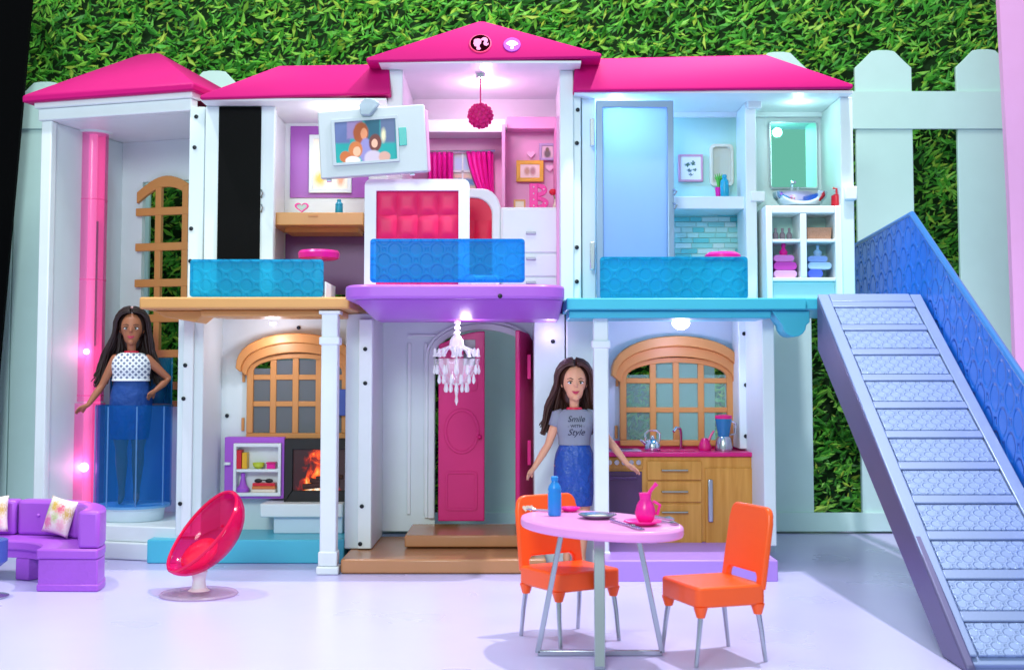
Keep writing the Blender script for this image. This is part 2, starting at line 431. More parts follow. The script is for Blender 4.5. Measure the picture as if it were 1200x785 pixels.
def text_mesh(name, body, size, material, parent, M, extrude=0.003, shear=0.0, spacing=1.0, local=True, bold=0.0):
    cu = bpy.data.curves.new(name, 'FONT'); cu.body = body; cu.size = size; cu.extrude = extrude; cu.shear = shear; cu.offset = bold
    cu.align_x = 'CENTER'; cu.align_y = 'CENTER'; cu.space_character = spacing
    t = bpy.data.objects.new(name + '_tmp', cu); C.objects.link(t)
    dg = bpy.context.evaluated_depsgraph_get(); dg.update()
    me = bpy.data.meshes.new_from_object(t.evaluated_get(dg)); bpy.data.objects.remove(t)
    me.transform(M); me.materials.clear(); me.materials.append(MATS[material])
    o = bpy.data.objects.new(name, me); C.objects.link(o); o.parent = parent; OFF[o.name] = Vector((0, 0, 0))
    return o

# ================================================================== THE SETTING
m = MATS['floor_white']; nt = m.node_tree; n = nt.nodes; p = n['Principled BSDF']
tc = n.new('ShaderNodeTexCoord'); mp = n.new('ShaderNodeMapping'); mp.inputs['Scale'].default_value = (1.0, 1.0, 1.0)
no = n.new('ShaderNodeTexNoise'); no.inputs['Scale'].default_value = 1.6; no.inputs['Detail'].default_value = 3; no.inputs['Roughness'].default_value = .5
mr = n.new('ShaderNodeMapRange'); mr.inputs[1].default_value = .35; mr.inputs[2].default_value = .7; mr.inputs[3].default_value = .27; mr.inputs[4].default_value = .34
nt.links.new(tc.outputs['Object'], mp.inputs[0]); nt.links.new(mp.outputs[0], no.inputs['Vector']); nt.links.new(no.outputs['Fac'], mr.inputs[0]); nt.links.new(mr.outputs[0], p.inputs['Roughness'])
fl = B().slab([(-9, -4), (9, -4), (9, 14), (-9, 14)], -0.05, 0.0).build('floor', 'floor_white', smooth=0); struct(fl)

# hedge behind the fence: backing and tens of thousands of leaves
YH = 12.7
def hedge():
    vs, fs, mi = [], [], []
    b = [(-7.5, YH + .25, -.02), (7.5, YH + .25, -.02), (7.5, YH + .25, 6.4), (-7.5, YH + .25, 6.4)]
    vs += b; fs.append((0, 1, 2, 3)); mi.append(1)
    rnd = random.Random(3)
    N = 52000
    for i in range(N):
        x = rnd.uniform(-6.2, 6.2); z = rnd.uniform(0.05, 6.2)
        # clumps: the surface of the hedge bulges in and out
        d = 0.5 + 0.25 * math.sin(x * 4.1 + math.sin(z * 2.7) * 2) * math.cos(z * 3.7 + math.sin(x * 2.2) * 1.7) + 0.25 * math.sin(x * 9 + z * 7.3)
        y = YH + .18 - 0.3 * d * rnd.random() ** 0.7
        L = rnd.uniform(.05, .1) + .12 * rnd.random() ** 3; W = L * rnd.uniform(.2, .34)
        a = rnd.gauss(0.5, 0.9) + (math.pi if rnd.random() < .3 else 0)
        dx, dz, dy = math.cos(a), math.sin(a) * .8 + .1, rnd.uniform(-.75, .15)
        D = Vector((dx, dy, dz)).normalized()
        S = D.cross(Vector((rnd.uniform(-.4, .4), -1, rnd.uniform(-.2, .7)))).normalized()
        c = Vector((x, y, z)); n0 = D.cross(S) * (L * .12)
        k = len(vs)
        vs += [c - D * L * .5, c + S * W * .5 + n0, c + D * L * .5, c - S * W * .5 + n0]
        fs.append((k, k + 1, k + 2, k + 3)); mi.append(0)
    me = bpy.data.meshes.new('hedge'); me.from_pydata([tuple(v) for v in vs], [], fs)
    me.materials.append(MATS['leaf']); me.materials.append(MATS['hedge_dark'])
    me.polygons.foreach_set('material_index', mi)
    o = bpy.data.objects.new('hedge', me); C.objects.link(o); o['kind'] = 'stuff'
    return tag(o, 'dense green hedge of feathery leaves filling the background behind the white fence', 'hedge')
hedge()

# white picket fence
YF = 11.9
fence = thing('picket_fence', 'tall white picket fence with rounded tops running behind the dollhouse', 'fence', (0, YF, 0))
def picket(cx, wd, top):
    x0, x1 = XX(cx - wd / 2, YF, 350), XX(cx + wd / 2, YF, 350); zt = ZZ(top, YF); h = (x1 - x0)
    pts = [(x0, .02), (x1, .02), (x1, zt - .17), (x1 - h * .12, zt - .11), (x1 - h * .3, zt - .01), (x1 - h * .42, zt), (x0 + h * .42, zt), (x0 + h * .3, zt - .01), (x0 + h * .12, zt - .11), (x0, zt - .17)]
    B().prism(pts, YF, YF + .05).build('picket', 'fence_paint', fence, 0.006)
for cx, top in ((-21, 96), (47, 96), (140, 88), (247, 83), (355, 82), (462, 80), (571, 78), (691, 74), (803, 68), (917, 61), (1040, 59), (1160, 58), (1280, 57)):
    picket(cx, 67, top)
for y0, y1 in ((108, 152), (600, 622)):
    B().box(-6.4, 6.4, YF - .035, YF - .002, ZZ(y1, YF), ZZ(y0, YF)).build('rail', 'fence_paint', fence, 0.005)

# black panel added for the dark past the backdrop, pink board at the right edge
o = B().prism([(-7.5, 0.005), (at(-10, 600, 11.6).x, 0.005), (at(0, 440, 11.6).x, at(0, 440, 11.6).z), (at(42, -30, 11.6).x, at(42, -30, 11.6).z), (-7.5, 5.6)], 11.55, 11.6).build('dark_area_panel', 'matte_black')
tag(o, 'flat black panel standing in for the darkness at the left edge beside the fence', 'curtain')
o = B().prism([(at(1196, 560, 11.3).x, 0.005), (7, .005), (7, 5.4), (at(1170, -20, 11.3).x, at(1170, -20, 11.3).z), (at(1183, 230, 11.3).x, at(1183, 230, 11.3).z)], 11.3, 11.38).build('display_board', 'pink_board')
tag(o, 'pale pink display board at the right edge in front of the fence', 'board')

# ================================================================== THE DOLLHOUSE
WF, LB, EB, OBK, MBK, BBK = 10.0, 10.65, 10.78, 10.66, 10.92, 10.62
Z2T, Z2B = ZZ(348, 9.37), ZZ(362, 9.37)                   # upper floor
house = thing('dollhouse', 'three-part white toy dollhouse with hot pink roofs and open rooms', 'dollhouse', (0, 10, 0))
H = house
def P(name, material, box, bevel=0.008, parent=None, label=None):
    return B().pbox(*box).build(name, material, parent or H, bevel, label=label)
scr_me = None
def screw(px, py, Y):
    global scr_me
    q = at(px, py, Y)
    if scr_me is None:
        b = B(); b.M = Matrix.Rotation(R(90), 4, 'X'); b.lathe([(.017, -.003), (.017, .004), (.011, .006)], k=10)
        o = b.build('screw', 'screw', H, local=True); scr_me = o.data
    else:
        o = bpy.data.objects.new('screw', scr_me); C.objects.link(o); o.parent = H
    o.location = q - OFF[H.name]

def wall_hole(name, material, x0, y0, x1, y1, hole, Y, th=.05, arch=None, parent=None):
    """wall at depth Y with one opening (view extents); the opening may have an arched top"""
    X0, X1, Z0, Z1 = XX(x0, Y), XX(x1, Y), ZZ(y1, Y), ZZ(y0, Y)
    a0, a1, c0, c1 = XX(hole[0], Y), XX(hole[2], Y), ZZ(hole[3], Y), ZZ(hole[1], Y)
    b = B()
    b.box(X0, a0, Y, Y + th, Z0, Z1); b.box(a1, X1, Y, Y + th, Z0, Z1)
    b.box(a0, a1, Y, Y + th, c1, Z1)
    if c0 - Z0 > .01: b.box(a0, a1, Y, Y + th, Z0, c0)
    if arch:
        zs = ZZ(arch, Y); n = 14; cx, rx = (a0 + a1) / 2, (a1 - a0) / 2
        top = [(a0 + (a1 - a0) * i / n, c1) for i in range(n + 1)]
        low = [(cx - rx * math.cos(math.pi * i / n), zs + (c1 - .005 - zs) * math.sin(math.pi * i / n)) for i in range(n + 1)]
        top = [(low[i][0], c1) for i in range(n + 1)]
        b.strip(top, low, Y, Y + th)
    return b.build(name, material, parent or H, 0)

# ---- floors and plinths
P('floor_slab', 'teal_floor', (172, 632, 403, 660, 9.99, 10.75), 0.01, label='turquoise living room floor')
P('floor_slab', 'lilac_floor', (706, 656, 912, 682, 9.13, 10.72), 0.012, label='lilac kitchen floor')
st = P('step', 'brown_step', (399, 655, 640, 672, 9.46, 10.8), 0.015, label='lower brown entrance step')
P('step', 'brown_step', (474, 627, 640, 641, 10.02, 10.795), 0.012, label='upper brown entrance step')

# ---- walls, lower storey
ZL = ZZ(362, 9.37) - .002
def wallbox(name, m, x0, x1, Yf, Yb, z0, z1, bev=.008, py=450):
    return B().box(XX(x0, Yf, py), XX(x1, Yf, py), Yf, Yb, z0, z1).build(name, m, H, bev)
wallbox('wall', 'shell_white', 208, 238, WF, 10.74, 0.212, Z2B - .004)
wallbox('wall', 'shell_white', 405, 437, WF, 10.8, .115, Z2B - .004)
wallbox('wall', 'shell_white', 626, 662, WF, 10.82, 0.004, Z2B - .004)
wallbox('wall', 'shell_white', 664, 703, 9.92, 10.7, 0.004, Z2B - .004)
wallbox('wall', 'shell_white', 894, 908, 9.6, 10.7, 0.19, Z2B - .004)
wallbox('pilaster', 'shell_white', 866, 886, 10.3, 10.6, ZZ(526, 10.3), Z2B - .004)
wallbox('pilaster', 'white', 420, 436, 9.96, 9.995, .12, Z2B - .05, .006)
wallbox('pilaster', 'white', 214, 226, 9.96, 9.995, .24, Z2B - .05, .006)
for px, py in ((428, 409), (428, 449), (424, 593), (422, 637)): screw(px, py, 9.955)
for px, py in ((217, 428), (215, 467), (211, 590)): screw(px, py, 9.955)
for px, py in ((650, 453), (648, 400)): screw(px, py, 9.995)
for px, py in ((872, 391), (874, 451), (874, 511)): screw(px, py, 10.295)
wall_hole('back_wall', 'shell_white', 236, 366, 440, 626, (299, 420, 402, 508), LB)
wall_hole('back_wall', 'shell_white', 436, 366, 660, 622, (510, 386, 622, 614), EB, arch=418)
wall_hole('back_wall', 'pale_blue_wall', 700, 366, 905, 655, (733, 424, 850, 516), LB)
for x0, x1 in ((478, 482), (497, 501)): B().box(XX(x0, EB), XX(x1, EB), EB - .02, EB - .002, .3, ZZ(402, EB)).build('trim', 'white', H, .004)
b = B(); zz = ZZ(392, EB)
b.box(XX(478, EB), XX(512, EB), EB - .02, EB - .002, zz - .02, zz); b.build('trim', 'white', H, .004)

# moulded arch round the doorway
def door_arch():
    Y = EB; a0, a1, zs, zt = XX(510, Y), XX(622, Y), ZZ(418, Y), ZZ(386, Y); cx, rx = (a0 + a1) / 2, (a1 - a0) / 2; n = 18
    def cv(e): return [(a0 - e, .27)] + [(cx - (rx + e) * math.cos(math.pi * i / n), zs + (zt - .005 + e - zs) * math.sin(math.pi * i / n)) for i in range(n + 1)] + [(a1 + e, .27)]
    B().strip(cv(.055), cv(.0), Y - .05, Y - .002).build('door_arch', 'white', H, .006)
    B().strip(cv(.085), cv(.057), Y - .03, Y - .002).build('door_arch', 'white', H, .005)
door_arch()
# ---- windows: arched tan frames with muntins and panes
def arched_window(x0, x1, ys, ytop, ybot, crown, vxs, hys, Y, name='window', pane='pane_grey', label=None, m='tan_frame', cornice=True):
    cx = (x0 + x1) / 2
    X0, X1, ZB, ZS, ZT = XX(x0, Y), XX(x1, Y), ZZ(ybot, Y), ZZ(ys, Y), ZZ(ytop, Y)
    cX, rX = (X0 + X1) / 2, (X1 - X0) / 2
    n = 20; fw = .055
    def curve(ex, ez, zs): return [(cX - (rX + ex) * math.cos(math.pi * i / n), zs + (ZT + ez - zs) * math.sin(math.pi * i / n) ** .85) for i in range(n + 1)]
    inner = [(X0, ZB)] + curve(0, 0, ZS) + [(X1, ZB)]
    outer = [(X0 - fw, ZB)] + curve(fw, .045, ZS) + [(X1 + fw, ZB)]
    fr = B().strip(outer, inner, Y - .06, Y - .003)
    fr.box(X0 - fw, X1 + fw, Y - .06, Y - .003, ZB - .05, ZB - .0005)
    wobj = fr.build(name, m, H, .006, label=label)
    if cornice:
        ct = ZZ(crown, Y)
        o2 = [(cX - (rX + .13) * math.cos(math.pi * i / n), ZS + .03 + (ct - ZS - .03) * math.sin(math.pi * i / n) ** .8) for i in range(n + 1)]
        i2 = [(cX - (rX + .05) * math.cos(math.pi * i / n), ZS - .03 + (ZT + .05 - ZS + .03) * math.sin(math.pi * i / n) ** .85) for i in range(n + 1)]
        mid = [((a[0] + c[0]) / 2, (a[1] + c[1]) / 2) for a, c in zip(o2, i2)]
        B().strip(o2, mid, Y - .16, Y - .004).build('cornice', m, wobj, .008)
        B().strip(mid, i2, Y - .11, Y - .004).build('cornice', m, wobj, .006)
    def arch_z(X): 
        c = max(-1, min(1, (X - cX) / rX)); return ZS + (ZT - ZS) * math.sqrt(max(0, 1 - c * c)) ** .85
    for v in vxs:
        X = XX(v, Y); B().box(X - .026, X + .026, Y - .05, Y - .012, ZB - .001, arch_z(X) + .01).build('muntin', m, wobj, .005)
    for h in hys:
        Z = ZZ(h, Y); B().box(X0 - .002, X1 + .002, Y - .046, Y - .016, Z - .022, Z + .022).build('muntin', m, wobj, .005)
    # panes, one for each light
    xs = [X0] + [XX(v, Y) for v in vxs] + [X1]; zs = [ZB] + sorted(ZZ(h, Y) for h in hys) + [None]
    for i in range(len(xs) - 1):
        for j in range(len(zs) - 1):
            if zs[j + 1] is None: zt = min(arch_z(xs[i] + .01), arch_z(xs[i + 1] - .01)) ; zt = max(zt, zs[j] + .02)
            else: zt = zs[j + 1]
            B().box(xs[i] + .002, xs[i + 1] - .002, Y - .034, Y - .03, zs[j] + .002, zt - .002).build('pane', pane, wobj, 0)
    return wobj
arched_window(299, 402, 436, 420, 507, 391, (322, 348, 375), (442, 473), LB, label='tan arched living room window')
arched_window(733, 850, 444, 425, 515, 394, (764, 791, 820), (446, 480), LB, pane='pane_clear', label='tan arched kitchen window')
for px, py in ((286, 440), (285, 497), (409, 441), (408, 500)): 
    q = at(px, py, LB); B().box(q.x - .012, q.x + .012, LB - .02, LB - .002, q.z - .055, q.z + .055).build('clip', 'tan_frame', H, .003)
for px, py in ((723, 445), (722, 506), (859, 445), (858, 506)):
    q = at(px, py, LB); B().box(q.x - .012, q.x + .012, LB - .02, LB - .002, q.z - .055, q.z + .055).build('clip', 'tan_frame', H, .003)
screw(266, 487, LB - .01); screw(350, 384, LB - .01)

# ---- front doors
d1 = B()
X0, X1, ZB, ZT, ZS = XX(514, 10.6), XX(568, 10.6), .262, ZZ(388, 10.6), ZZ(404, 10.6)
n = 12
pts = [(X0, ZB), (X1, ZB), (X1, ZT)] + [(X1 + (X0 - X1) * i / n, ZS + (ZT - ZS) * math.cos(math.pi / 2 * i / n)) for i in range(1, n + 1)]
door = d1.prism(pts, 10.6, 10.64).build('door', 'magenta', H, .008, label='wide open magenta front door leaf')
q = at(541, 505, 10.6)
b = B(); ring_o = arc(q.x, q.z, .15, .19, 0, 360, 28); ring_i = arc(q.x, q.z, .125, .165, 0, 360, 28)
b.strip(ring_o, ring_i, 10.588, 10.598).build('door_moulding', 'magenta', door, .003)
for y0, y1 in ((412, 458), (552, 598)):
    z0, z1 = ZZ(y1, 10.6), ZZ(y0, 10.6)
    a = rrect(X0 + .06, X1 - .06, z0, z1, .03); c = rrect(X0 + .08, X1 - .08, z0 + .02, z1 - .02, .02)
    B().strip(a + a[:1], c + c[:1], 10.59, 10.598).build('door_moulding', 'magenta', door, .002)
B().box(XX(543, 10.58), XX(557, 10.58), 10.59, 10.598, ZZ(428, 10.58), ZZ(398, 10.58)).build('door_light', 'pane_grey', door, 0)
q = at(562, 512, 10.56); B().ell((q.x, 10.575, q.z), (.02, .025, .02)).build('knob', 'magenta', door)
# right leaf swung towards the viewer
xa = XX(622, 10.72); ya = 10.7
dr = B(); dr.M = Matrix.Translation((xa, ya, 0)) @ Matrix.Rotation(R(74), 4, 'Z')
zt, zs = ZZ(387, 10.3), ZZ(398, 10.3)
dr.prism([(-.0, ZB), (-.0, zs), (-.12, (zs + zt) / 2 + .02), (-.42, zt), (-.42, ZB)], -.02, .02)
dr.M = None
door2 = dr.build('door', 'magenta', H, .008, label='magenta front door leaf standing edge-on')
q = at(609, 512, 10.35); B().tube([(q.x, 10.33, q.z - .05), (q.x - .03, 10.31, q.z), (q.x, 10.33, q.z + .05)], .009, 6).build('handle', 'chrome', door2)
for zz in (.75, 1.45): B().box(XX(618, 10.3) , XX(622, 10.3), 10.29, 10.33, zz, zz + .2).build('door_moulding', 'magenta', door2, .003)

# ---- upper floor slabs and balconies
b = B(); xl, xr = XX(162, 9.37), XX(409, 9.37)
b.slab([(xl, 9.37), (xr, 9.37), (xr, 10.78), (XX(232, 9.9), 10.78), (XX(232, 9.9), 9.9), (xl, 9.9)], Z2B, Z2T)
wb = b.build('balcony', 'wood_plastic', H, .015, label='tan wooden-look balcony')
B().slab([(XX(236, 9.55), 9.5), (XX(400, 9.55), 9.5), (XX(400, 9.55), 9.97), (XX(250, 9.55), 9.97)], Z2B - .05, Z2B - .001).build('bracket', 'wood_plastic', wb, .01)
B().prism([(XX(190, 9.8), Z2B - .002), (XX(252, 9.8), Z2B - .002), (XX(236, 9.8), Z2B - .09), (XX(200, 9.8), Z2B - .05)], 9.6, 9.95).build('bracket', 'wood_plastic', wb, .008)
# purple centre balcony
ZPt, ZPb = ZZ(333, 8.95), ZZ(350, 8.95)
x0, x1 = XX(400, 8.95), XX(663, 8.95)
def front_round(x0, x1, yf, yb, r, n=8):
    p = [(x1, yb), (x0, yb)]
    p += [(x0 + r - r * math.cos(R(90 * i / n)), yf + r - r * math.sin(R(90 * i / n))) for i in range(n + 1)]
    p += [(x1 - r + r * math.sin(R(90 * i / n)), yf + r - r * math.cos(R(90 * i / n))) for i in range(n + 1)]
    return p
pb = B().slab(front_round(x0, x1, 8.95, 10.05, .22), ZPb, ZPt).build('balcony', 'lilac_balcony', H, .02, label='purple rounded centre balcony')
# sloping underside of the purple balcony
def loft(mb, lower, zl, upper, zu):
    n = len(lower)
    mb.add([(x, y, zl) for x, y in lower] + [(x, y, zu) for x, y in upper],
           [tuple(range(n)), tuple(range(2 * n - 1, n - 1, -1))] + [(i, i + n, (i + 1) % n + n, (i + 1) % n) for i in range(n)])
b = B()
loft(b, front_round(x0 + .18, x1 - .03, 9.3, 9.99, .2), ZZ(374, 9.4), front_round(x0 + .06, x1 - .01, 9.02, 9.99, .2), ZPb - .001)
b.build('bracket', 'lilac_balcony', pb, .01)
for px, py in ((586, 347),): screw(px, py, 8.945)
B().box(XX(437, 10), XX(700, 10), 10.06, 10.95, Z2B, Z2T).build('floor_slab', 'lilac_balcony', H, .006, label='purple bedroom floor')
# turquoise right balcony with the landing of the stairs
xl, xr, xe = XX(664, 9.3), XX(946, 9.3), XX(1078, 9.3)
tb = B().slab([(xl, 9.3), (xr, 9.3), (xr, 9.32), (xe, 9.32), (xe, 11.1), (XX(1003, 10), 11.1), (XX(1003, 10), 10.72), (xl, 10.72)], Z2B - .01, Z2T - .012).build('balcony', 'teal_slab', H, .012, label='turquoise right balcony')
B().slab([(xl + .02, 9.36), (xr - .25, 9.36), (xr - .25, 9.9), (xl + .02, 9.9)], Z2B - .07, Z2B - .011).build('bracket', 'teal_slab', tb, .01)
pts = [(XX(903, 9.4), Z2B - .012), (XX(948, 9.4), Z2B - .012), (XX(948, 9.4), Z2B - .1)] + arc(XX(930, 9.4), Z2B - .12, .09, .09, 0, -180, 8) + [(XX(912, 9.4), Z2B - .09)]
B().prism(pts, 9.36, 9.62).build('bracket', 'teal_slab', tb, .008)

# railings
def railing(x0, y0, x1, y1, Y, m, label):
    X0, X1, Za, Zb = XX(x0, Y, y0), XX(x1, Y, y0), ZZ(y1, Y), ZZ(y0, Y)
    ym = (y0 + y1) / 2
    o = B().prism(rrect(X0, X1, Za, Zb, .025, 4), Y, Y + .03).build('railing', m, H, .004, label=label)
    a = rrect(X0, X1, Za, Zb, .025, 4); c = rrect(X0 + .02, X1 - .02, Za + .02, Zb - .02, .02, 4)
    B().strip(a + a[:1], c + c[:1], Y - .008, Y - .001).build('rim', m, o, 0)
railing(223, 304, 379, 348, 9.42, 'rail_teal', 'clear teal embossed railing on the tan balcony')
railing(434, 280, 615, 331, 9.02, 'rail_blue', 'clear blue embossed railing on the purple balcony')
railing(703, 301, 876, 350, 9.36, 'rail_teal', 'clear teal embossed railing on the turquoise balcony')
# side return of the left railing
B().slab([(XX(379, 9.42), 9.45), (XX(379, 9.42) + .012, 9.45), (XX(379, 9.42) + .012, 9.95), (XX(379, 9.42), 9.95)], Z2T, Z2T + .12).build('railing_stop', 'white', H, .003)

# porch columns
def column(px, yt, yb, Y, wpx):
    hw = (XX(600 + wpx / 2, Y)); X = XX(px, Y, 450); zt = ZZ(yt, Y)
    b = B(); b.box(X - hw, X + hw, Y - hw, Y + hw, .1, zt)
    b.box(X - hw * 1.25, X + hw * 1.25, Y - hw * 1.25, Y + hw * 1.25, zt - .26, zt - .2)
    o = b.build('column', 'white', H, .01)
    b = B(); b.box(X - hw * 1.35, X + hw * 1.35, Y - hw * 1.35, Y + hw * 1.35, 0.002, .06); b.box(X - hw * 1.15, X + hw * 1.15, Y - hw * 1.15, Y + hw * 1.15, .061, .17)
    b.build('column_base', 'white', o, .01)
    b = B(); b.box(X - hw * 1.3, X + hw * 1.3, Y - hw * 1.3, Y + hw * 1.3, zt - .03, zt - .001); b.build('column_cap', 'white', o, .006)
column(387, 364, 672, 9.5, 19); column(704, 368, 672, 9.5, 17)
for px, Y in ((405, 9.6), (704, 9.8)):
    q = at(px, 376, Y)

# ---- walls, upper storey
UZ = Z2T + .001
ZCO, ZCM, ZCR = ZZ(117, 9.72), ZZ(73, 9.6), ZZ(108, 9.72)     # ceilings: office, bedroom, bathroom
def ubox(name, m, x0, x1, Yf, Yb, z0, z1, py=220, bev=.008): return wallbox(name, m, x0, x1, Yf, Yb, z0, z1, bev, py)
ubox('wall', 'shell_white', 221, 239, WF - .02, 10.7, UZ, ZCO)
ubox('front_panel', 'shell_white', 239.5, 321, WF - .04, WF + .05, UZ, ZCO)
P('black_panel', 'black_gloss', (255, 125, 305, 342, WF - .052, WF - .041), .004, label='glossy black panel beside the office')
for py in (227, 244):
    q = at(309, py, WF - .06); b = B(); b.tube([(q.x - .02, WF - .045, q.z + .03), (q.x, WF - .09, q.z), (q.x - .02, WF - .045, q.z - .03)], .008, 6); b.build('door_handle', 'silver', H)
for px, py in ((230, 137), (228, 173), (224, 268), (223, 306)): screw(px, py, WF - .022)
ubox('wall', 'white', 305, 318, WF + .06, 10.68, UZ, ZCO)
ubox('wall', 'shell_white', 454, 472, 9.85, 10.94, UZ, ZCM, 90)
P('back_wall', 'white', (318, 118, 466, 345, OBK, OBK + .05), 0)
P('wall_panel', 'purple_panel', (340, 148, 432, 232, OBK - .012, OBK - .001), .003, label='purple wall panel above the desk')
P('wall_panel', 'plum', (334, 274, 436, 345, OBK - .012, OBK - .001), .003, label='plum wall panel under the desk')
B().box(XX(236, 9.9), XX(453, 9.9), 9.76, 10.72, ZCO + .001, ZCO + .02).build('ceiling', 'white', H, 0)
# bedroom
P('back_wall', 'white', (466, 70, 668, 152, MBK, MBK + .05), 0)
P('back_wall', 'pink_wall', (466, 152.4, 668, 345, MBK - .02, MBK + .03), 0, label='pink bedroom back wall')
P('header', 'white', (498, 140, 592, 155, 10.6, 10.89), .006)
P('header', 'pink_wall', (594, 137, 661, 151, 10.72, 10.89), .006)
ubox('niche_wall', 'pink_wall', 588, 592, 10.45, 10.9, UZ, ZZ(150, 10.6), 220, .004)
ubox('wall', 'shell_white', 656, 672, 9.86, 10.94, UZ, ZCM, 90)
ubox('wall', 'pink_wall', 652.5, 655.5, 10.05, 10.9, UZ, ZZ(138, 10.1), 220, 0)
B().box(XX(446, 9.9), XX(680, 9.9), 9.64, 10.98, ZCM + .001, ZCM + .02).build('ceiling', 'white', H, 0)
# right of the bedroom
ubox('pilaster', 'shell_white', 665, 681, 9.9, 10.7, UZ, ZZ(112, 9.9), 230)
ubox('pilaster', 'shell_white', 682, 698, 9.95, 10.2, UZ, ZZ(112, 9.95), 230)
for px, py in ((677, 129), (676, 168), (676, 290), (676, 330)): screw(px, py, 9.895)
ZCR1 = ZCR
P('back_wall', 'mint_wall', (690, 118, 884, 345, BBK, BBK + .05), 0, label='mint bathroom back wall')
P('back_wall', 'white', (884.5, 118, 1000, 345, BBK - .08, BBK - .03), 0, label='white wall behind the mirror')
B().box(XX(673, 9.9), XX(999, 9.9), 9.76, 10.68, ZCR + .001, ZCR + .02).build('ceiling', 'white', H, 0)
P('header', 'white', (788, 122, 990, 137, BBK - .14, BBK - .085), .006)
P('shelf', 'white', (786, 230, 884, 245, 10.2, BBK - .002), .008, label='white bathroom shelf')
ubox('wall', 'shell_white', 986, 1001, 9.9, 10.68, UZ, ZCR, 230)
ubox('pilaster', 'white', 874, 887, 10.1, 10.5, UZ, ZCR, 230)
P('capital', 'white', (876, 112, 893, 127, 10.06, 10.45), .01); P('capital', 'white', (880, 224, 897, 236, 10.07, 10.45), .01)
P('capital', 'white', (990, 218, 1005, 234, 9.86, 10.05), .01)
# mosaic of turquoise tiles under the bathroom shelf
rnd = random.Random(5)
tile_mats = [plastic('tile_teal', '6FD3D6', 0.25), plastic('tile_pale', 'BFEDEA', 0.25), plastic('tile_mint', '9CE2DE', 0.25), plastic('tile_white', 'DDF4F1', 0.25)]
Yt = BBK - .012
row = 0; z = ZZ(248, Yt)
while z > Z2T + .05:
    x = XX(792, Yt) - (row % 2) * .05
    while x < XX(872, Yt):
        wd = rnd.choice((.1, .14, .18))
        x2 = min(x + wd, XX(873, Yt)); xs = max(x, XX(790, Yt))
        if x2 - xs > .02:
            B().box(xs + .003, x2 - .003, Yt, Yt + .011, z - .042, z - .003).build('tile', rnd.choice(tile_mats), H, 0)
        x += wd
    z -= .045; row += 1

# ---- roofs
def hip(FL, FR, RL, RR, yb, fascia=.03, label=None):
    zl = (FL.z + FR.z) / 2
    BL, BR = Vector((FL.x, yb, zl)), Vector((FR.x, yb, zl))
    dn = Vector((0, 0, fascia))
    vs = [FL, FR, BR, BL, RL, RR, FL - dn, FR - dn, BR - dn, BL - dn]
    fs = [(0, 1, 5, 4), (1, 2, 5), (2, 3, 4, 5), (3, 0, 4), (6, 9, 8, 7), (0, 6, 7, 1), (1, 7, 8, 2), (2, 8, 9, 3), (3, 9, 6, 0)]
    return B().add(vs, fs).build('roof', 'roof_pink', H, .012, label=label)
hip(at(234, 112, 9.72), at(457, 106, 9.72), at(328, 77, 9.88), at(456, 75, 9.88), 11.0, label='pink roof over the office')
hip(at(672, 103, 9.72), at(1000, 99, 9.72), at(674, 69, 9.88), at(897, 64, 9.88), 11.0, label='pink roof over the bathroom')
mroof = hip(at(429, 68, 9.6), at(705, 63, 9.6), at(562, 25, 9.73), at(566, 25, 9.73), 11.1, label='peaked pink centre roof')
# light-up emblem and badge on the centre roof
sl0, sl1 = at(563, 66, 9.6), at(563, 25, 9.73)
upv = (Vector((0, sl1.y - sl0.y, sl1.z - sl0.z))).normalized(); nv = Vector((0, -upv.z, upv.y))
def on_roof(px, py):
    v = (CY - py) / F_PX; d = Vector(((px - 600) / F_PX, CP - v * SP, SP + v * CP)); o_ = Vector((0, 0, CAMZ))
    t = (sl0 - o_).dot(nv) / d.dot(nv); c = o_ + d * t
    M = Matrix.Identity(4); M.col[0][:3] = (1, 0, 0); M.col[1][:3] = upv; M.col[2][:3] = nv; M.col[3][:3] = c
    return M
def disc(mb, r, z0, z1, k=28): mb.lathe([(r, z0), (r, z1)], k=k)
def poly(mb, pts, z0, z1): mb.slab(pts, z0, z1)
M0 = on_roof(563, 52)
b = B(); b.M = M0; disc(b, .088, -.02, .012); em = b.build('emblem', 'led_rim' if 'led_rim' in MATS else glow('led_rim', 'F0306E', .25), mroof, .003)
b = B(); b.M = M0; disc(b, .078, .012, .016); b.build('emblem_ground', plastic('emblem_black', '1C0208', .9, spec=0.0), em if False else mroof)
b = B(); b.M = M0
s = .0052
def e2(x, y): return ((x) * s, (y) * s)
face = [e2(*q) for q in ((-10, 4), (-8, 6.5), (-4, 7.5), (0, 6.5), (1.5, 3), (1, -1), (-1, -4), (-1.5, -7), (1, -11), (-1, -13.5), (-5, -13), (-6, -11), (-5, -7.5), (-8.5, -6.5), (-9.5, -3.5), (-10.5, -1.5), (-9.8, 1))]
poly(b, face, .016, .019)
tail = [e2(*q) for q in ((.5, 6.5), (4, 9.5), (8, 9.5), (11, 6.5), (11, 2.5), (9.5, 0), (10, -1.5), (12.5, -.5), (12, -4), (9, -6), (5.5, -4.5), (4.5, -1), (6, 2.5), (5, 4.5), (2, 4))]
poly(b, tail, .016, .019)
b.build('emblem_mark', 'logo_glow', mroof)
M1 = on_roof(600, 53.5)
b = B(); b.M = M1; disc(b, .068, -.02, .012); b.build('badge', glow('badge_violet', '9010A8', .15), mroof, .003)
b = B(); b.M = M1
fan = [(0, -.028)] + [(math.cos(R(a)) * .055, -.028 + math.sin(R(a)) * .062) for a in range(28, 153, 10)]
poly(b, fan, .012, .016); b.build('badge_mark', 'badge_glow', mroof)
b = B(); b.M = M1; b.lathe([(.012, .012), (.012, .016)], c=(0, -.036, 0), k=12); b.build('badge_mark', 'badge_glow', mroof)

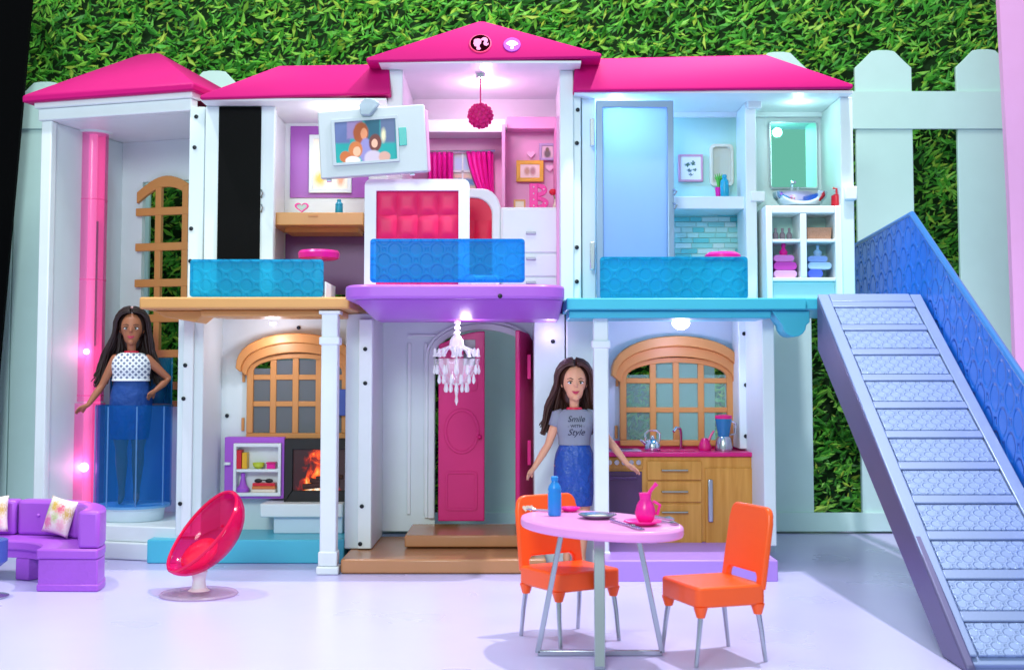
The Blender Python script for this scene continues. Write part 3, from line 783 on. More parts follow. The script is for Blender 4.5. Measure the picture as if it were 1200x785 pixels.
# ---- tower: a wing swung back at an angle
TL = Vector((XX(45, 10.4), 10.4, 0)); TR = Vector((XX(219, 10.0), 10.0, 0))
TU = (TR - TL); TW = TU.length; TU = TU.normalized(); TV = Vector((-TU.y, TU.x, 0))
TM = Matrix.Identity(4); TM.col[0][:3] = TU; TM.col[1][:3] = TV; TM.col[3][:3] = TL
def tuv(px, py, Y): return TM.inverted() @ at(px, py, Y)
def T(name, m, fn, bevel=.008, label=None, parent=None):
    b = B(); b.M = TM; fn(b); return b.build(name, m, parent or H, bevel, label=label)
ZTC = ZZ(131, 10.02); ZTP = .27
T('tower_base', 'white', lambda b: b.box(.0, TW - .06, .02, 1.12, .003, .14), .012)
T('tower_base', 'white', lambda b: b.box(.03, TW - .08, .06, 1.1, .141, ZTP), .012)
T('wall', 'shell_white', lambda b: b.box(0, .06, .08, 1.12, ZTP + .001, ZTC), label='outer tower wall')
T('wall', 'white', lambda b: b.box(-.02, .08, 0.0, .075, .142, ZTC), .01)
T('header', 'white', lambda b: (b.box(-.04, TW + .02, -.02, .08, ZTC + .001, ZTC + .1), b.box(-.06, TW + .04, -.05, .1, ZTC + .101, ZTC + .2)), .01)
T('ceiling', 'white', lambda b: b.box(.0, TW, .081, 1.14, ZTC + .001, ZTC + .05), 0)
# back wall with the lattice window
def tz(py, Y=11.05): return ZZ(py, Y)
u0, u1 = .42, TW - .05
wu0, wu1 = tuv(152, 300, 11.15).x, tuv(216, 300, 11.0).x
wz0, wz1 = tz(470), tz(208)
def backw(b):
    b.box(.061, wu0, 1.05, 1.1, ZTP + .001, ZTC); b.box(wu1, TW - .02, 1.05, 1.1, ZTP + .001, ZTC)
    b.box(wu0, wu1, 1.05, 1.1, wz1, ZTC); b.box(wu0, wu1, 1.05, 1.1, ZTP + .001, wz0)
T('back_wall', 'shell_white', backw, 0)
tw = None
def lat(b):
    n = 14
    o = [(wu0 - .03 + (wu1 - wu0 + .06) * i / n, wz1 - .1 + .14 * math.sin(math.pi * i / n)) for i in range(n + 1)]
    i_ = [(x, z - .1) for x, z in o]
    b.strip(o, i_, 1.0, 1.045)
tw = T('window', 'tan_frame', lat, .006, label='tall tan lattice tower window')
for f in (.36, .86):
    uu = wu0 + (wu1 - wu0) * f
    T('muntin', 'tan_frame', lambda b: b.box(uu - .03, uu + .03, .995, 1.04, wz0 - .002, wz1 - .06), .005, parent=tw)
for py in (245, 287, 330, 372, 414, 452):
    zz = tz(py)
    T('muntin', 'tan_frame', lambda b: b.box(wu0 - .03, wu1 + .03, .99, 1.035, zz - .035, zz + .035), .005, parent=tw)
T('sill', 'tan_frame', lambda b: b.box(wu0 - .03, wu1 + .03, 1.0, 1.045, wz0 - .05, wz0), .006, parent=tw)
T('slot', 'black', lambda b: b.box(.085, .092, .62, .66, ZZ(405, 10.9), ZZ(258, 10.9)), 0)
# tower roof
def troof(b):
    z = ZTC + .205; e = .14
    fl, fr, br_, bl = (-e, -.1, z), (TW + .08, -.1, z), (TW + .08, 1.25, z), (-e, 1.25, z)
    a0, a1 = (TW * .42, .5, ZZ(65, 10.75)), (TW * .55, .5, ZZ(65, 10.75))
    lo = [(x, y, zz - .06) for x, y, zz in (fl, fr, br_, bl)]
    b.add([fl, fr, br_, bl, a0, a1] + lo, [(0, 1, 5, 4), (1, 2, 5), (2, 3, 4, 5), (3, 0, 4), (6, 9, 8, 7), (0, 6, 7, 1), (1, 7, 8, 2), (2, 8, 9, 3), (3, 9, 6, 0)])
T('roof', 'roof_pink', troof, .014, label='pink hipped roof over the tower')
# pink light tube
q = at(106, 360, 10.92)
tz0, tz1 = ZTP + .002, ZZ(158, 10.92)
tube = B().lathe([(.125, ZZ(470, 10.92)), (.125, tz1)], c=(q.x, 10.92, 0), k=28, closed=False).build('light_tube', 'tube_pink', H, label='pink translucent lift tube')
B().lathe([(.15, tz0), (.15, ZZ(472, 10.92))], c=(q.x - .01, 10.92, 0), k=28, closed=False).build('tube_sleeve', 'tube_pink', tube)
B().lathe([(.155, tz1), (.165, tz1 + .03), (.15, tz1 + .07), (.15, ZTC)], c=(q.x, 10.92, 0), k=28).build('tube_collar', 'white', tube)
B().lathe([(.035, tz0), (.035, tz1)], c=(q.x, 10.92, 0), k=14).build('tube_core', glow('tube_core', 'FFA8D6', .45), tube)
for py, r in ((412, .026), (547, .04)):
    c = at(103, py, 10.87); B().ell((q.x, 10.84, c.z), (r, r, r)).build('light', 'led_pink', tube)
    lamp('tube_light', 'POINT', (q.x + .06, 10.7, c.z), .7, (1, .35, .65), .05)
for zz in (1.3, 2.3, 3.0): B().lathe([(.127, zz), (.127, zz + .012)], c=(q.x, 10.92, 0), k=28, closed=False).build('tube_ring', 'tube_pink', tube)
B().lathe([(.1, tz0), (.1, tz1)], c=(q.x, 10.92, 0), k=24, a0=0.1, a1=2.9).build('tube_liner', glow('tube_liner', 'F98CC6', .18), tube)

# ---- lamps of the house
def led(px, py, Y, r, m, e, col, name='ceiling_light', dz=.13):
    c = at(px, py, Y)
    o = B().lathe([(r * .3, -r * .6), (r * .8, -r * .3), (r, 0), (r, r * .25)], c=c, k=20).build(name, m, H)
    lamp('room_light', 'POINT', (c.x, c.y - .02, c.z - r * .6 - dz), e, col, .04)
led(398, 121, 10.0, .09, 'led_white', 5, (1, .96, 1))
led(568, 93, 10.3, .06, 'led_pink', 9, (1, .45, .75))
led(722, 120, 10.15, .06, 'led_blue', 12, (.3, .55, 1))
led(935, 112, 10.1, .03, 'led_white', 2.0, (.6, 1, .9))
led(320, 379, 10.3, .03, 'led_violet', 5, (.85, .85, 1))
led(798, 380, 10.0, .07, 'led_white', 9, (.72, .6, 1))
led(546, 365, 9.55, .03, 'led_red', 4.2, (.86, .78, 1))
led(645, 372, 9.9, .02, 'led_violet', .8, (.8, .6, 1))

# ================================================================== UPPER ROOMS: FURNITURE
def L(b, M): b.M = M; return b
# ---- folding screen hung in front of the office
M = Matrix.Translation(at(436, 166, 9.55)) @ Matrix.Rotation(R(-3.2), 4, 'Y') @ Matrix.Rotation(R(-5), 4, 'Z')
tv = thing('television', 'grey framed screen with a teal picture tilted above the bed', 'television', at(436, 208, 9.55))
hw, hh = .415, .262
def LT(name, m, fn, bevel=.008, parent=None):
    b = B(); b.M = M; fn(b); return b.build(name, m, parent or tv, bevel)
LT('case', 'grey_tv', lambda b: b.prism(rrect(-hw, hw, -hh, hh, .012), 0, .06), .01)
LT('case_back', 'pink_wall', lambda b: b.prism(rrect(-hw + .01, hw + .015, -hh + .01, hh - .03, .02), .061, .1), .006)
fr = LT('bezel', plastic('bezel_grey', 'AEB9C0', .35), lambda b: b.strip(*(lambda a, c: (a + a[:1], c + c[:1]))(rrect(-.31, .21, -.17, .19, .01), rrect(-.285, .19, -.15, .165, .008)), -.012, -.001), .003)
scr = print_mat('screen_picture', '0E9C98', [
    ('r', .12, .75, .13, .3, '5A6A9A', .1), ('r', .32, .85, .12, .3, '8F7AA8', .1), ('r', .6, .8, .12, .35, '1D5A6E', .12), ('r', .85, .75, .12, .3, '5A6A8C', .12),
    ('e', .42, .68, .12, .25, 'A04A1C', .1), ('e', .47, .66, .055, .13, 'D88A60', .1), ('e', .5, .28, .1, .28, '8C86BC', .1), ('e', .65, .45, .1, .2, '6A3530', .1),
    ('e', .64, .44, .05, .1, 'EBB196', .1), ('e', .62, .1, .14, .18, 'C8B8C8', .12), ('e', .34, .3, .11, .19, 'C9723A', .1), ('e', .36, .26, .06, .11, 'EDB38E', .1),
    ('e', .18, .14, .09, .13, 'C2662F', .1), ('e', .3, .05, .12, .1, 'EFE3E0', .12), ('e', .8, .13, .09, .12, 'D0A090', .12), ('e', .78, .62, .035, .14, 'E4DDB0', .5)], emit=.06, noise=.003, rough=.6)
LT('screen', scr, lambda b: b.box(-.284, .189, -.008, -.001, -.149, .164), 0)
LT('screen_tab', plastic('tab_teal', '18A79E', .3), lambda b: b.box(.211, .27, -.008, -.001, -.05, .09), .003)
LT('clip', clear('clip_clear', 'BFCFD6', .6, .1), lambda b: b.prism([(-.07, hh - .06), (.0, hh - .07), (.08, hh + .02), (.04, hh + .06), (-.03, hh + .07), (-.08, hh + .02)], -.05, -.002), .01)
for u in (-.37, .28): LT('hinge', 'silver', lambda b: [b.tube([(u + d, .02, -hh - .012), (u + d + .035, .02, -hh - .012)], .014, 8) for d in (0,)], 0)
LT('bracket_arm', 'white', lambda b: b.box(-.03, .03, .101, .5, .1, .16), .006)

# ---- office: desk shelf, stool, small things
desk = thing('desk', 'tan wall-hung desk shelf in the upper left room', 'desk', at(369, 265, 10.1))
B().pbox(314, 249, 426, 264, 10.1, OBK - .015).build('desk_top', 'wood_plastic', desk, .008)
B().pbox(334, 265, 420, 272, 10.3, OBK - .02).build('drawer_runner', 'wood_plastic', desk, .004)
q = at(367, 252, 10.095); B().box(q.x - .04, q.x + .04, 10.09, 10.099, q.z - .012, q.z + .004).build('drawer_pull', 'tan_frame', desk, .002)
st_ = thing('stool', 'round hot pink stool behind the teal railing at the desk', 'stool', (XX(373, 9.85), 9.85, Z2T))
zs = ZZ(297, 9.85)
B().lathe([(.13, zs - .05), (.16, zs - .04), (.165, zs), (.15, zs + .02), (.02, zs + .022)], c=(XX(373, 9.85), 9.85, 0), k=28).build('seat', 'hot_pink', st_)
B().lathe([(.1, Z2T + .002), (.1, Z2T + .02), (.03, Z2T + .04), (.025, zs - .051)], c=(XX(373, 9.85), 9.85, 0), k=16).build('leg', 'translucent_white', st_)
def hang(name, label, cat, x0, y0, x1, y1, Y, fm, pm, fw=.03, th=.03, group=None):
    t = thing(name, label, cat, at((x0 + x1) / 2, y1, Y), group=group)
    ym = (y0 + y1) / 2
    X0, X1, Z0, Z1 = XX(x0, Y, ym), XX(x1, Y, ym), ZZ(y1, Y), ZZ(y0, Y)
    a = [(X0, Z0), (X1, Z0), (X1, Z1), (X0, Z1)]; c = [(X0 + fw, Z0 + fw), (X1 - fw, Z0 + fw), (X1 - fw, Z1 - fw), (X0 + fw, Z1 - fw)]
    B().strip(a + a[:1], c + c[:1], Y, Y + th).build('frame', fm, t, .004)
    B().box(X0 + fw, X1 - fw, Y + .01, Y + th - .002, Z0 + fw, Z1 - fw).build('print', pm, t, 0)
    return t
hang('picture', 'white framed pale yellow picture on the purple wall behind the screen', 'picture', 362, 158, 412, 226, OBK - .045, 'white',
     print_mat('office_print', 'F4EED8', [('e', .2, .2, .14, .12, 'E8C62A', .5), ('e', .8, .2, .1, .13, 'E79A6A', .5), ('e', .5, .6, .3, .25, 'EAD9B0', .6)]), .035, .03)
# heart mirror and bottle on the desk
zd = ZZ(249, 10.1)
hx = XX(352, 10.25)
def heart(s, n=28):
    p = []
    for i in range(n):
        a = 2 * math.pi * i / n
        p.append((s * 16 * math.sin(a) ** 3 / 16, s * (13 * math.cos(a) - 5 * math.cos(2 * a) - 2 * math.cos(3 * a) - math.cos(4 * a)) / 16))
    return p
ho = [(hx + x, zd + .062 + z * .8) for x, z in heart(.058)]; hi = [(hx + x, zd + .062 + z * .8) for x, z in heart(.042)]
t = thing('heart_mirror', 'small pink heart shaped mirror on the tan desk', 'mirror', (hx, 10.25, zd))
B().strip(ho + ho[:1], hi + hi[:1], 10.24, 10.26).build('frame', 'hot_pink', t, .002); B().prism(hi, 10.246, 10.254).build('glass', 'pane_clear', t)
def bottle(name, label, cat, x, y, z, h, r, m, cap=None, capm=None):
    t = thing(name, label, cat, (x, y, z))
    B().lathe([(r * .9, 0), (r, h * .04), (r, h * .55), (r * .93, h * .6), (r, h * .65), (r * .9, h * .74), (r * .5, h * .84), (r * .45, h * .88)], c=(x, y, z + .001), k=18).build('body', m, t)
    B().lathe([(r * .55, h * .881), (r * .55, h * .97), (r * .4, h)], c=(x, y, z + .001), k=14).build('cap', capm or m, t)
    return t
bottle('bottle', 'small teal bottle on the tan desk under the screen', 'bottle', XX(396, 10.25), 10.25, zd, .125, .032, 'teal_bottle')

# ---- bedroom: bed with tufted headboards
bed = thing('bed', 'upright white bed panel with red-pink tufted headboards on the purple balcony', 'bed', (XX(488, 9.75), 9.75, ZPt))
Yb = 9.72
X0, X1, Z0, Z1 = XX(427, Yb, 270), XX(550, Yb, 270), ZPt + .002, ZZ(210, Yb)
a = rrect(X0, X1, Z0, Z1, .05, 5); c = rrect(X0 + .09, X1 - .085, Z0 + .04, Z1 - .09, .006, 5)
B().strip(a + a[:1], c + c[:1], Yb, Yb + .07).build('frame', 'white', bed, .012)
B().box(X0 + .085, X1 - .08, Yb + .045, Yb + .068, Z0 + .035, Z1 - .085).build('backing', 'red_tuft', bed)
def tufts(X0, X1, Z0, Z1, nx, nz, Y, m, parent, keep=lambda x, z: True):
    me = None; dx, dz = (X1 - X0) / nx, (Z1 - Z0) / nz
    n = 6
    vs, fs = [], []
    for j in range(n + 1):
        for i in range(n + 1):
            u, v = i / n * 2 - 1, j / n * 2 - 1
            h = (1 - abs(u) ** 3) * (1 - abs(v) ** 3)
            vs.append((u * dx * .5, -.018 * h ** .5, v * dz * .5))
    for j in range(n):
        for i in range(n): k = j * (n + 1) + i; fs.append((k, k + 1, k + n + 2, k + n + 1))
    for i in range(nx):
        for j in range(nz):
            cx, cz = X0 + dx * (i + .5), Z0 + dz * (j + .5)
            if not keep(cx, cz): continue
            if me is None:
                o = B().add(vs, fs).build('tuft', m, parent, local=True, smooth=80); me = o.data
            else:
                o = bpy.data.objects.new('tuft', me); C.objects.link(o); o.parent = parent
            o.location = Vector((cx, Y, cz)) - OFF[parent.name]
tufts(X0 + .088, X1 - .083, Z0 + .04, Z1 - .088, 4, 4, Yb + .044, 'red_tuft', bed)
Yh = 10.25
X0, X1, Z1 = XX(500, Yh), XX(587, Yh), ZZ(221, Yh); Z0 = Z2T + .002
def head_out(e):
    return [(X0 + e, Z0 + e), (X1 - e, Z0 + e), (X1 - e, Z1 - .19 - e * .3)] + [(X1 - e - .15 * (1 - math.cos(R(90 * i / 6))) , Z1 - .19 - e * .3 + (.19 - e * .7) * math.sin(R(90 * i / 6)) ** 1.0) for i in range(1, 7)] + [(X0 + e, Z1 - e)]
a, c = head_out(0), head_out(.075)
B().strip(a + a[:1], c + c[:1], Yh, Yh + .07).build('frame', 'cream' if False else 'white', bed, .012)
B().prism(c, Yh + .04, Yh + .06).build('backing', 'red_tuft_deep', bed)
tufts(X0 + .1, X1 - .075, Z0 + .08, Z1 - .26, 3, 2, Yh + .039, 'red_tuft_deep', bed)
B().box(XX(440, 9.9), XX(585, 9.95), 9.8, 10.24, Z2T + .002, Z2T + .2).build('mattress', 'white', bed, .02)

# dresser and the things on it
dr_ = thing('dresser', 'white three-drawer dresser under the letter in the pink bedroom', 'dresser', (XX(625, 10.2), 10.2, Z2T))
X0, X1 = XX(587, 10.2, 280), XX(662, 10.2, 280); zt = ZZ(243, 10.2)
B().box(X0, X1, 10.2, 10.86, Z2T + .002, zt).build('body', 'white', dr_, .008)
ys = [(246, 296), (298, 324), (326, 346)]
for y0, y1 in ys:
    d = B().box(X0 + .015, X1 - .015, 10.185, 10.199, max(ZZ(y1, 10.2), Z2T + .01), ZZ(y0, 10.2)).build('drawer', 'white', dr_, .005)
    q = at(622, y0 + (27 if y0 == 246 else 5), 10.185); B().box(q.x - .04, q.x + .04, 10.16, 10.184, q.z - .012, q.z + .01).build('handle', 'grey_tv', d, .003)
zt += .001
q = at(631, 242, 10.35)
lt = thing('letter_ornament', 'hot pink letter B ornament standing on the white dresser', 'ornament', (q.x, 10.35, zt))
def letter_b():
    x0, zb, n = q.x - .075, zt, 12
    def bowl(cz, ro, h): return [(x0 + .07, cz + h)] + [(x0 + .07 + ro * math.sin(math.pi * i / n), cz + h * math.cos(math.pi * i / n)) for i in range(1, n)] + [(x0 + .07, cz - h)]
    b = B(); b.box(x0, x0 + .0695, 10.33, 10.37, zb + .001, zb + .215)
    b.strip(bowl(zb + .16, .078, .055), bowl(zb + .16, .032, .02), 10.33, 10.37); b.strip(bowl(zb + .0535, .09, .0525), bowl(zb + .0535, .038, .018), 10.33, 10.37)
    b.build('letter', 'hot_pink', lt, .003)
letter_b()
for i, (dx, dz) in enumerate(((-.04, .03), (-.04, .08), (-.04, .13), (-.04, .185), (.045, .165), (.055, .05))):
    B().ell((q.x + dx, 10.328, zt + dz), (.006, .006, .006), 8, 6).build('bulb', 'led_white' if False else 'translucent_white', lt)
xf = XX(609, 10.4)
t = thing('photo_frame', 'tiny gold photo frame leaning beside the letter on the dresser', 'photo frame', (xf, 10.4, zt))
a = rrect(xf - .05, xf + .05, zt, zt + .09, .004, 2); c = rrect(xf - .035, xf + .035, zt + .015, zt + .075, .003, 2)
B().strip(a + a[:1], c + c[:1], 10.39, 10.41).build('frame', 'wood_plastic', t, .002); B().prism(c, 10.396, 10.406).build('print', 'cream', t)
xf = XX(656, 10.35)
t = thing('flower_vase', 'tiny vase with a red flower at the right end of the dresser', 'vase', (xf - .03, 10.35, zt))
B().lathe([(.018, 0), (.028, .03), (.012, .07), (.016, .085)], c=(xf - .03, 10.35, zt), k=12).build('vase', 'cream', t)
B().tube([(xf - .03, 10.35, zt + .06), (xf - .05, 10.35, zt + .13)], .004, 5).build('stem', 'green_leaf', t); B().ell((xf - .055, 10.345, zt + .145), (.032, .03, .028), 10, 6).build('flower', 'red', t)
t = B().lathe([(.022, 0), (.024, .03), (.01, .05), (.014, .07)], c=(xf + .02, 10.3, zt), k=12).build('perfume_bottle', 'dark_purple'); tag(t, 'tiny dark perfume bottle at the right end of the dresser', 'bottle')
hang('picture', 'yellow framed print on the pink wall above the letter', 'picture', 605, 188, 637, 213, 10.84, 'yellow', print_mat('gold_print', 'F7D9D8', [('e', .35, .5, .14, .3, 'C88F7A', .4), ('e', .65, .5, .14, .3, 'B97A86', .4)]), .035)
hang('picture', 'small lavender framed portrait high on the pink bedroom wall', 'picture', 632, 168, 651, 188, 10.84, plastic('lav_frame', 'B69ACB', .4), print_mat('port_print', 'DDB7C9', [('e', .5, .35, .3, .35, '5B3A4A', .3), ('e', .5, .7, .16, .18, '6A4038', .3)]), .022)
for px, py in ((622, 181), (644, 197)):
    c = at(px, py, 10.87); o = B().prism([(c.x + x, c.z + z) for x, z in heart(.035)], 10.865, 10.895).build('butterfly_ornament', plastic('soft_pink%d' % px, 'F2B9DC', .4)); tag(o, 'tiny pale pink wall ornament %s the yellow picture' % ('above' if px == 622 else 'right of'), 'ornament')
# curtained window
t = thing('curtained_window', 'bedroom window between two magenta curtains on the pink wall', 'window', at(541, 235, 10.86))
B().pbox(528, 180, 560, 228, 10.87, 10.9).build('window_pane', print_mat('view_print', 'E9C9B4', [('r', .5, .3, .5, .08, '5C86C8', .4), ('r', .5, .75, .5, .2, 'B8CCF0', .4)], rough=.4), t, .003)
B().pbox(541, 180, 543, 228, 10.855, 10.869).build('muntin', 'white', t); B().pbox(528, 200, 560, 202, 10.855, 10.869).build('muntin', 'white', t)
def curtain(x0t, x1t, x0b, x1b, yt, yb, Y):
    n = 26; vs = []; fs = []
    for r in range(9):
        f = r / 8; py = yt + (yb - yt) * f
        xa, xb = x0t + (x0b - x0t) * f ** 1.5, x1t + (x1b - x1t) * f ** 1.5
        for i in range(n + 1):
            c = at(xa + (xb - xa) * i / n, py, Y); vs.append((c.x, Y - .02 * math.sin(i / n * math.pi * 10), c.z))
    for r in range(8):
        for i in range(n): k = r * (n + 1) + i; fs.append((k, k + 1, k + n + 2, k + n + 1))
    o = B().add(vs, fs).build('curtain', 'curtain_pink', t, smooth=80)
    s_ = o.modifiers.new('thick', 'SOLIDIFY'); s_.thickness = .008
curtain(502, 531, 502, 531, 179, 232, 10.82); curtain(547, 578, 566, 579, 178, 236, 10.82)
B().tube([at(500, 178, 10.82), at(580, 177, 10.82)], .01, 8).build('curtain_rod', 'silver', t)
# ball lamp
c = at(563, 136, 10.0)
t = thing('pendant_lamp', 'hot pink openwork ball lamp hanging under the centre roof', 'lamp', (c.x, c.y, c.z - .11))
B().ell(c, (.088, .088, .088), 20, 12).build('shade', 'magenta', t)
rn = random.Random(2)
b = B()
for i in range(70):
    z = 1 - 2 * (i + .5) / 70; r = math.sqrt(1 - z * z); a = i * 2.39996
    b.ell(c + Vector((r * math.cos(a), r * math.sin(a), z)) * .092, (.017, .017, .017), 8, 5)
o = b.build('petal_ball', 'magenta', t); o['kind'] = 'stuff'
B().tube([(c.x, c.y, c.z + .09), (c.x, c.y, ZCM)], .006, 6).build('cord', 'magenta', t); B().lathe([(.035, ZCM - .03), (.04, ZCM - .001)], c=(c.x, c.y, 0), k=16).build('ceiling_rose', 'silver', t)

# ---- bathroom
gd = thing('shower_door', 'tall frosted blue glass door in a silver frame', 'door', (XX(744, 9.93), 9.93, Z2T))
Yg = 9.84
X0, X1, Z0, Z1 = XX(699, Yg, 230), XX(790, Yg, 230), Z2T + .003, ZZ(118, Yg)
a = [(X0, Z0), (X1, Z0), (X1, Z1), (X0, Z1)]; c = [(X0 + .055, Z0 + .06), (X1 - .05, Z0 + .06), (X1 - .05, Z1 - .055), (X0 + .055, Z1 - .055)]
B().strip(a + a[:1], c + c[:1], Yg, Yg + .05).build('frame', plastic('door_silver', '8FA9C4', .3, metal=.5), gd, .006)
B().box(X0 + .05, X1 - .045, Yg + .02, Yg + .035, Z0 + .055, Z1 - .05).build('glass', 'frost_glass', gd)
for py in (227, 243):
    q = at(789, py, Yg); B().tube([(q.x, Yg - .002, q.z + .035), (q.x + .02, Yg - .04, q.z + .01), (q.x, Yg - .05, q.z - .02)], .009, 6).build('hook', 'steel', gd)
for py in (155, 300):
    q = at(694, py, Yg); B().box(q.x - .018, q.x + .018, Yg - .01, Yg + .04, q.z - .11, q.z + .11).build('hinge', 'silver', gd, .005)
hang('picture', 'pink framed botanical print on the mint bathroom wall', 'picture', 795, 181, 824, 213, BBK - .04, plastic('rose_frame', 'D79AB4', .4),
     print_mat('leaf_print', 'F4F1F0', [('e', .35, .65, .13, .07, '3C6B55', .3), ('e', .62, .7, .1, .09, '3C6B55', .3), ('e', .45, .4, .12, .07, '4A6B70', .3), ('e', .68, .42, .1, .06, '3C6B55', .3), ('e', .5, .22, .1, .05, '3F5A66', .3)], noise=.05), .018)
q = at(799, 177, BBK - .03)
t = thing('niche_frame', 'cream rounded niche frame on the mint wall beside the botanical print', 'frame', at(847, 218, BBK - .03))
X0, X1, Z0, Z1 = XX(833, BBK), XX(861, BBK), ZZ(219, BBK), ZZ(170, BBK)
a, c = rrect(X0, X1, Z0, Z1, .04), rrect(X0 + .025, X1 - .025, Z0 + .025, Z1 - .025, .03)
B().strip(a + a[:1], c + c[:1], BBK - .05, BBK - .002).build('frame', 'cream', t, .004); B().prism(c, BBK - .012, BBK - .003).build('back', plastic('niche_back', 'CFCDBB', .5), t)
zsf = ZZ(230, 10.2)
px = XX(851, 10.35)
bottle('bottle', 'teal bottle standing on the bathroom shelf before the niche', 'bottle', px, 10.35, zsf, .2, .036, 'teal_bottle')
px = XX(844, 10.4)
t = thing('potted_plant', 'tiny green plant in a pink pot on the bathroom shelf', 'plant', (px, 10.4, zsf))
B().lathe([(.022, .001), (.03, .08), (.033, .1)], c=(px, 10.4, zsf), k=14).build('pot', 'hot_pink', t)
for i in range(9):
    a = i * 2.4; B().tube([(px, 10.4, zsf + .09), (px + .012 * math.cos(a), 10.4 + .012 * math.sin(a), zsf + .16), (px + .035 * math.cos(a), 10.4 + .035 * math.sin(a), zsf + .2 + .02 * math.sin(i))], [.006, .01, .002], 5).build('leaf', 'green_leaf', t)
t = thing('stool', 'round hot pink stool behind the turquoise balcony railing', 'stool', (XX(848, 9.8), 9.8, Z2T))
zs = ZZ(299, 9.8)
B().lathe([(.11, zs - .06), (.14, zs - .05), (.14, zs), (.11, zs + .02), (.02, zs + .022)], c=(XX(848, 9.8), 9.8, 0), k=28).build('seat', 'hot_pink', t)
B().lathe([(.12, Z2T + .002), (.12, zs - .061)], c=(XX(848, 9.8), 9.8, 0), k=20).build('base', 'white', t)
t = thing('mirror', 'rectangular bathroom mirror with a mint reflection tinted into its glass above the basin', 'mirror', at(935, 222, BBK - .1))
a = rrect(XX(904, BBK - .1), XX(961, BBK - .1), ZZ(222, BBK - .1), ZZ(143, BBK - .1), .02); X0 = a[0]
B().prism(a, BBK - .12, BBK - .1).build('backing', 'silver', t, .004)
a = rrect(XX(906, BBK - .1), XX(959, BBK - .1), ZZ(220, BBK - .1), ZZ(145, BBK - .1), .015)
o = B(); o.M = None; o.prism(a, BBK - .128, BBK - .121).build('glass', 'mirror', t)
# vanity
va = thing('vanity_cabinet', 'white bathroom cabinet with four open cubbies under the basin', 'cabinet', (XX(944, 9.95), 9.95, Z2T))
Yv = 9.92
X0, X1, Z0, Z1 = XX(898, Yv, 290), XX(988, Yv, 290), Z2T + .002, ZZ(241, Yv)
B().box(X0, X0 + .05, Yv, 10.5, Z0, Z1).build('side_panel', 'white', va, .006); B().box(X1 - .06, X1, Yv, 10.5, Z0, Z1).build('side_panel', 'white', va, .006)
B().box(X0 + .051, X1 - .061, Yv + .002, 10.5, Z1 - .06, Z1 - .001).build('top', 'white', va, .006)
B().box(X0 + .051, X1 - .061, Yv + .3, Yv + .32, Z0, Z1 - .061).build('back', 'mint_wall', va)
zm1, zm2 = ZZ(282, Yv), ZZ(325, Yv); xm = XX(942, Yv, 290)
B().box(xm - .025, xm + .025, Yv + .004, Yv + .3, zm2, Z1 - .061).build('divider', 'white', va, .004)
B().box(X0 + .051, xm - .026, Yv + .004, Yv + .3, zm1 - .012, zm1 + .012).build('shelf', 'white', va, .004); B().box(xm + .026, X1 - .061, Yv + .004, Yv + .3, zm1 - .012, zm1 + .012).build('shelf', 'white', va, .004)
B().box(X0 + .051, X1 - .061, Yv + .004, Yv + .3, zm2 - .03, zm2 - .001).build('shelf', 'white', va, .004)
B().box(X0 + .051, X1 - .061, Yv + .03, Yv + .05, Z0, zm2 - .031).build('drawer', plastic('pale_teal', 'A9DDE2', .4), va, .004)
# things in the cubbies
def cub(x0, x1, z, hgt): return XX(x0, Yv + .12, 290), XX(x1, Yv + .12, 290), z
def towel(label, x0, x1, z, h, m):
    o = B().prism(rrect(x0, x1, z + .002, z + h, min(h * .45, .03)), Yv + .05, Yv + .27).build('folded_towel', m, None, .004); tag(o, label, 'towel'); return z + h
a0, a1 = X0 + .07, xm - .045; b0, b1 = xm + .045, X1 - .08
z = towel('pale pink folded towel at the bottom of the left cubby', a0, a1, zm2, .06, plastic('towel_pink', 'D9A6DE', .9)); 
z = towel('deep pink folded towel second in the left cubby stack', a0, a1, zm2 + .06, .068, plastic('towel_mag', 'C23FAE', .9)); z = towel('pink folded towel on top of the left cubby stack', a0, a1 - .02, z, .055, plastic('towel_rose', 'D877C6', .9))
cx = (a0 + a1) / 2; o = B().lathe([(.028, .001), (.035, .03), (.012, .06), (.02, .075), (.016, .1)], c=(cx, Yv + .12, z), k=14).build('perfume_bottle', 'hot_pink'); tag(o, 'pink perfume bottle on the pink towels in the cabinet', 'bottle')
z = towel('bright blue folded towel at the bottom of the right cubby', b0, b1 - .07, zm2, .066, plastic('towel_blue', '4A66D8', .9)); z = towel('pale blue folded towel second in the right cubby stack', b0, b1, zm2 + .067, .058, plastic('towel_sky', 'A9C9F0', .9)); z = towel('periwinkle folded towel on top of the right cubby stack', b0, b1 - .03, z, .05, plastic('towel_peri', '86A0E2', .9))
cx = (b0 + b1) / 2; o = B().lathe([(.03, .001), (.034, .04), (.012, .06), (.012, .09)], c=(cx, Yv + .12, z), k=14).build('lotion_bottle', plastic('pale_blue', '9CC3E8', .3)); tag(o, 'pale blue bottle on the blue towels in the cabinet', 'bottle')
z0 = zm1 + .013
o = B().prism([(b0 + .0, z0), (b1, z0), (b1 + .01, z0 + .1), (b0 - .01, z0 + .1)], Yv + .06, Yv + .25).build('basket', plastic('basket_tan', 'B98A72', .7, bump=.6), None, .005); tag(o, 'tan basket in the upper right cubby of the bathroom cabinet', 'basket')
for i in range(3):
    o = B().lathe([(.02, 0.001), (.024, .05), (.01, .07), (.012, .1)], c=(a0 + .03 + i * .055, Yv + .12, z0), k=12).build('glass_jar', clear('jar%d' % i, 'A99AA8', .55, .1)); tag(o, 'small greyish glass jar in the upper left cubby, %s of three' % ('leftmost', 'middle', 'rightmost')[i], 'jar', 'jars in the bathroom cabinet')
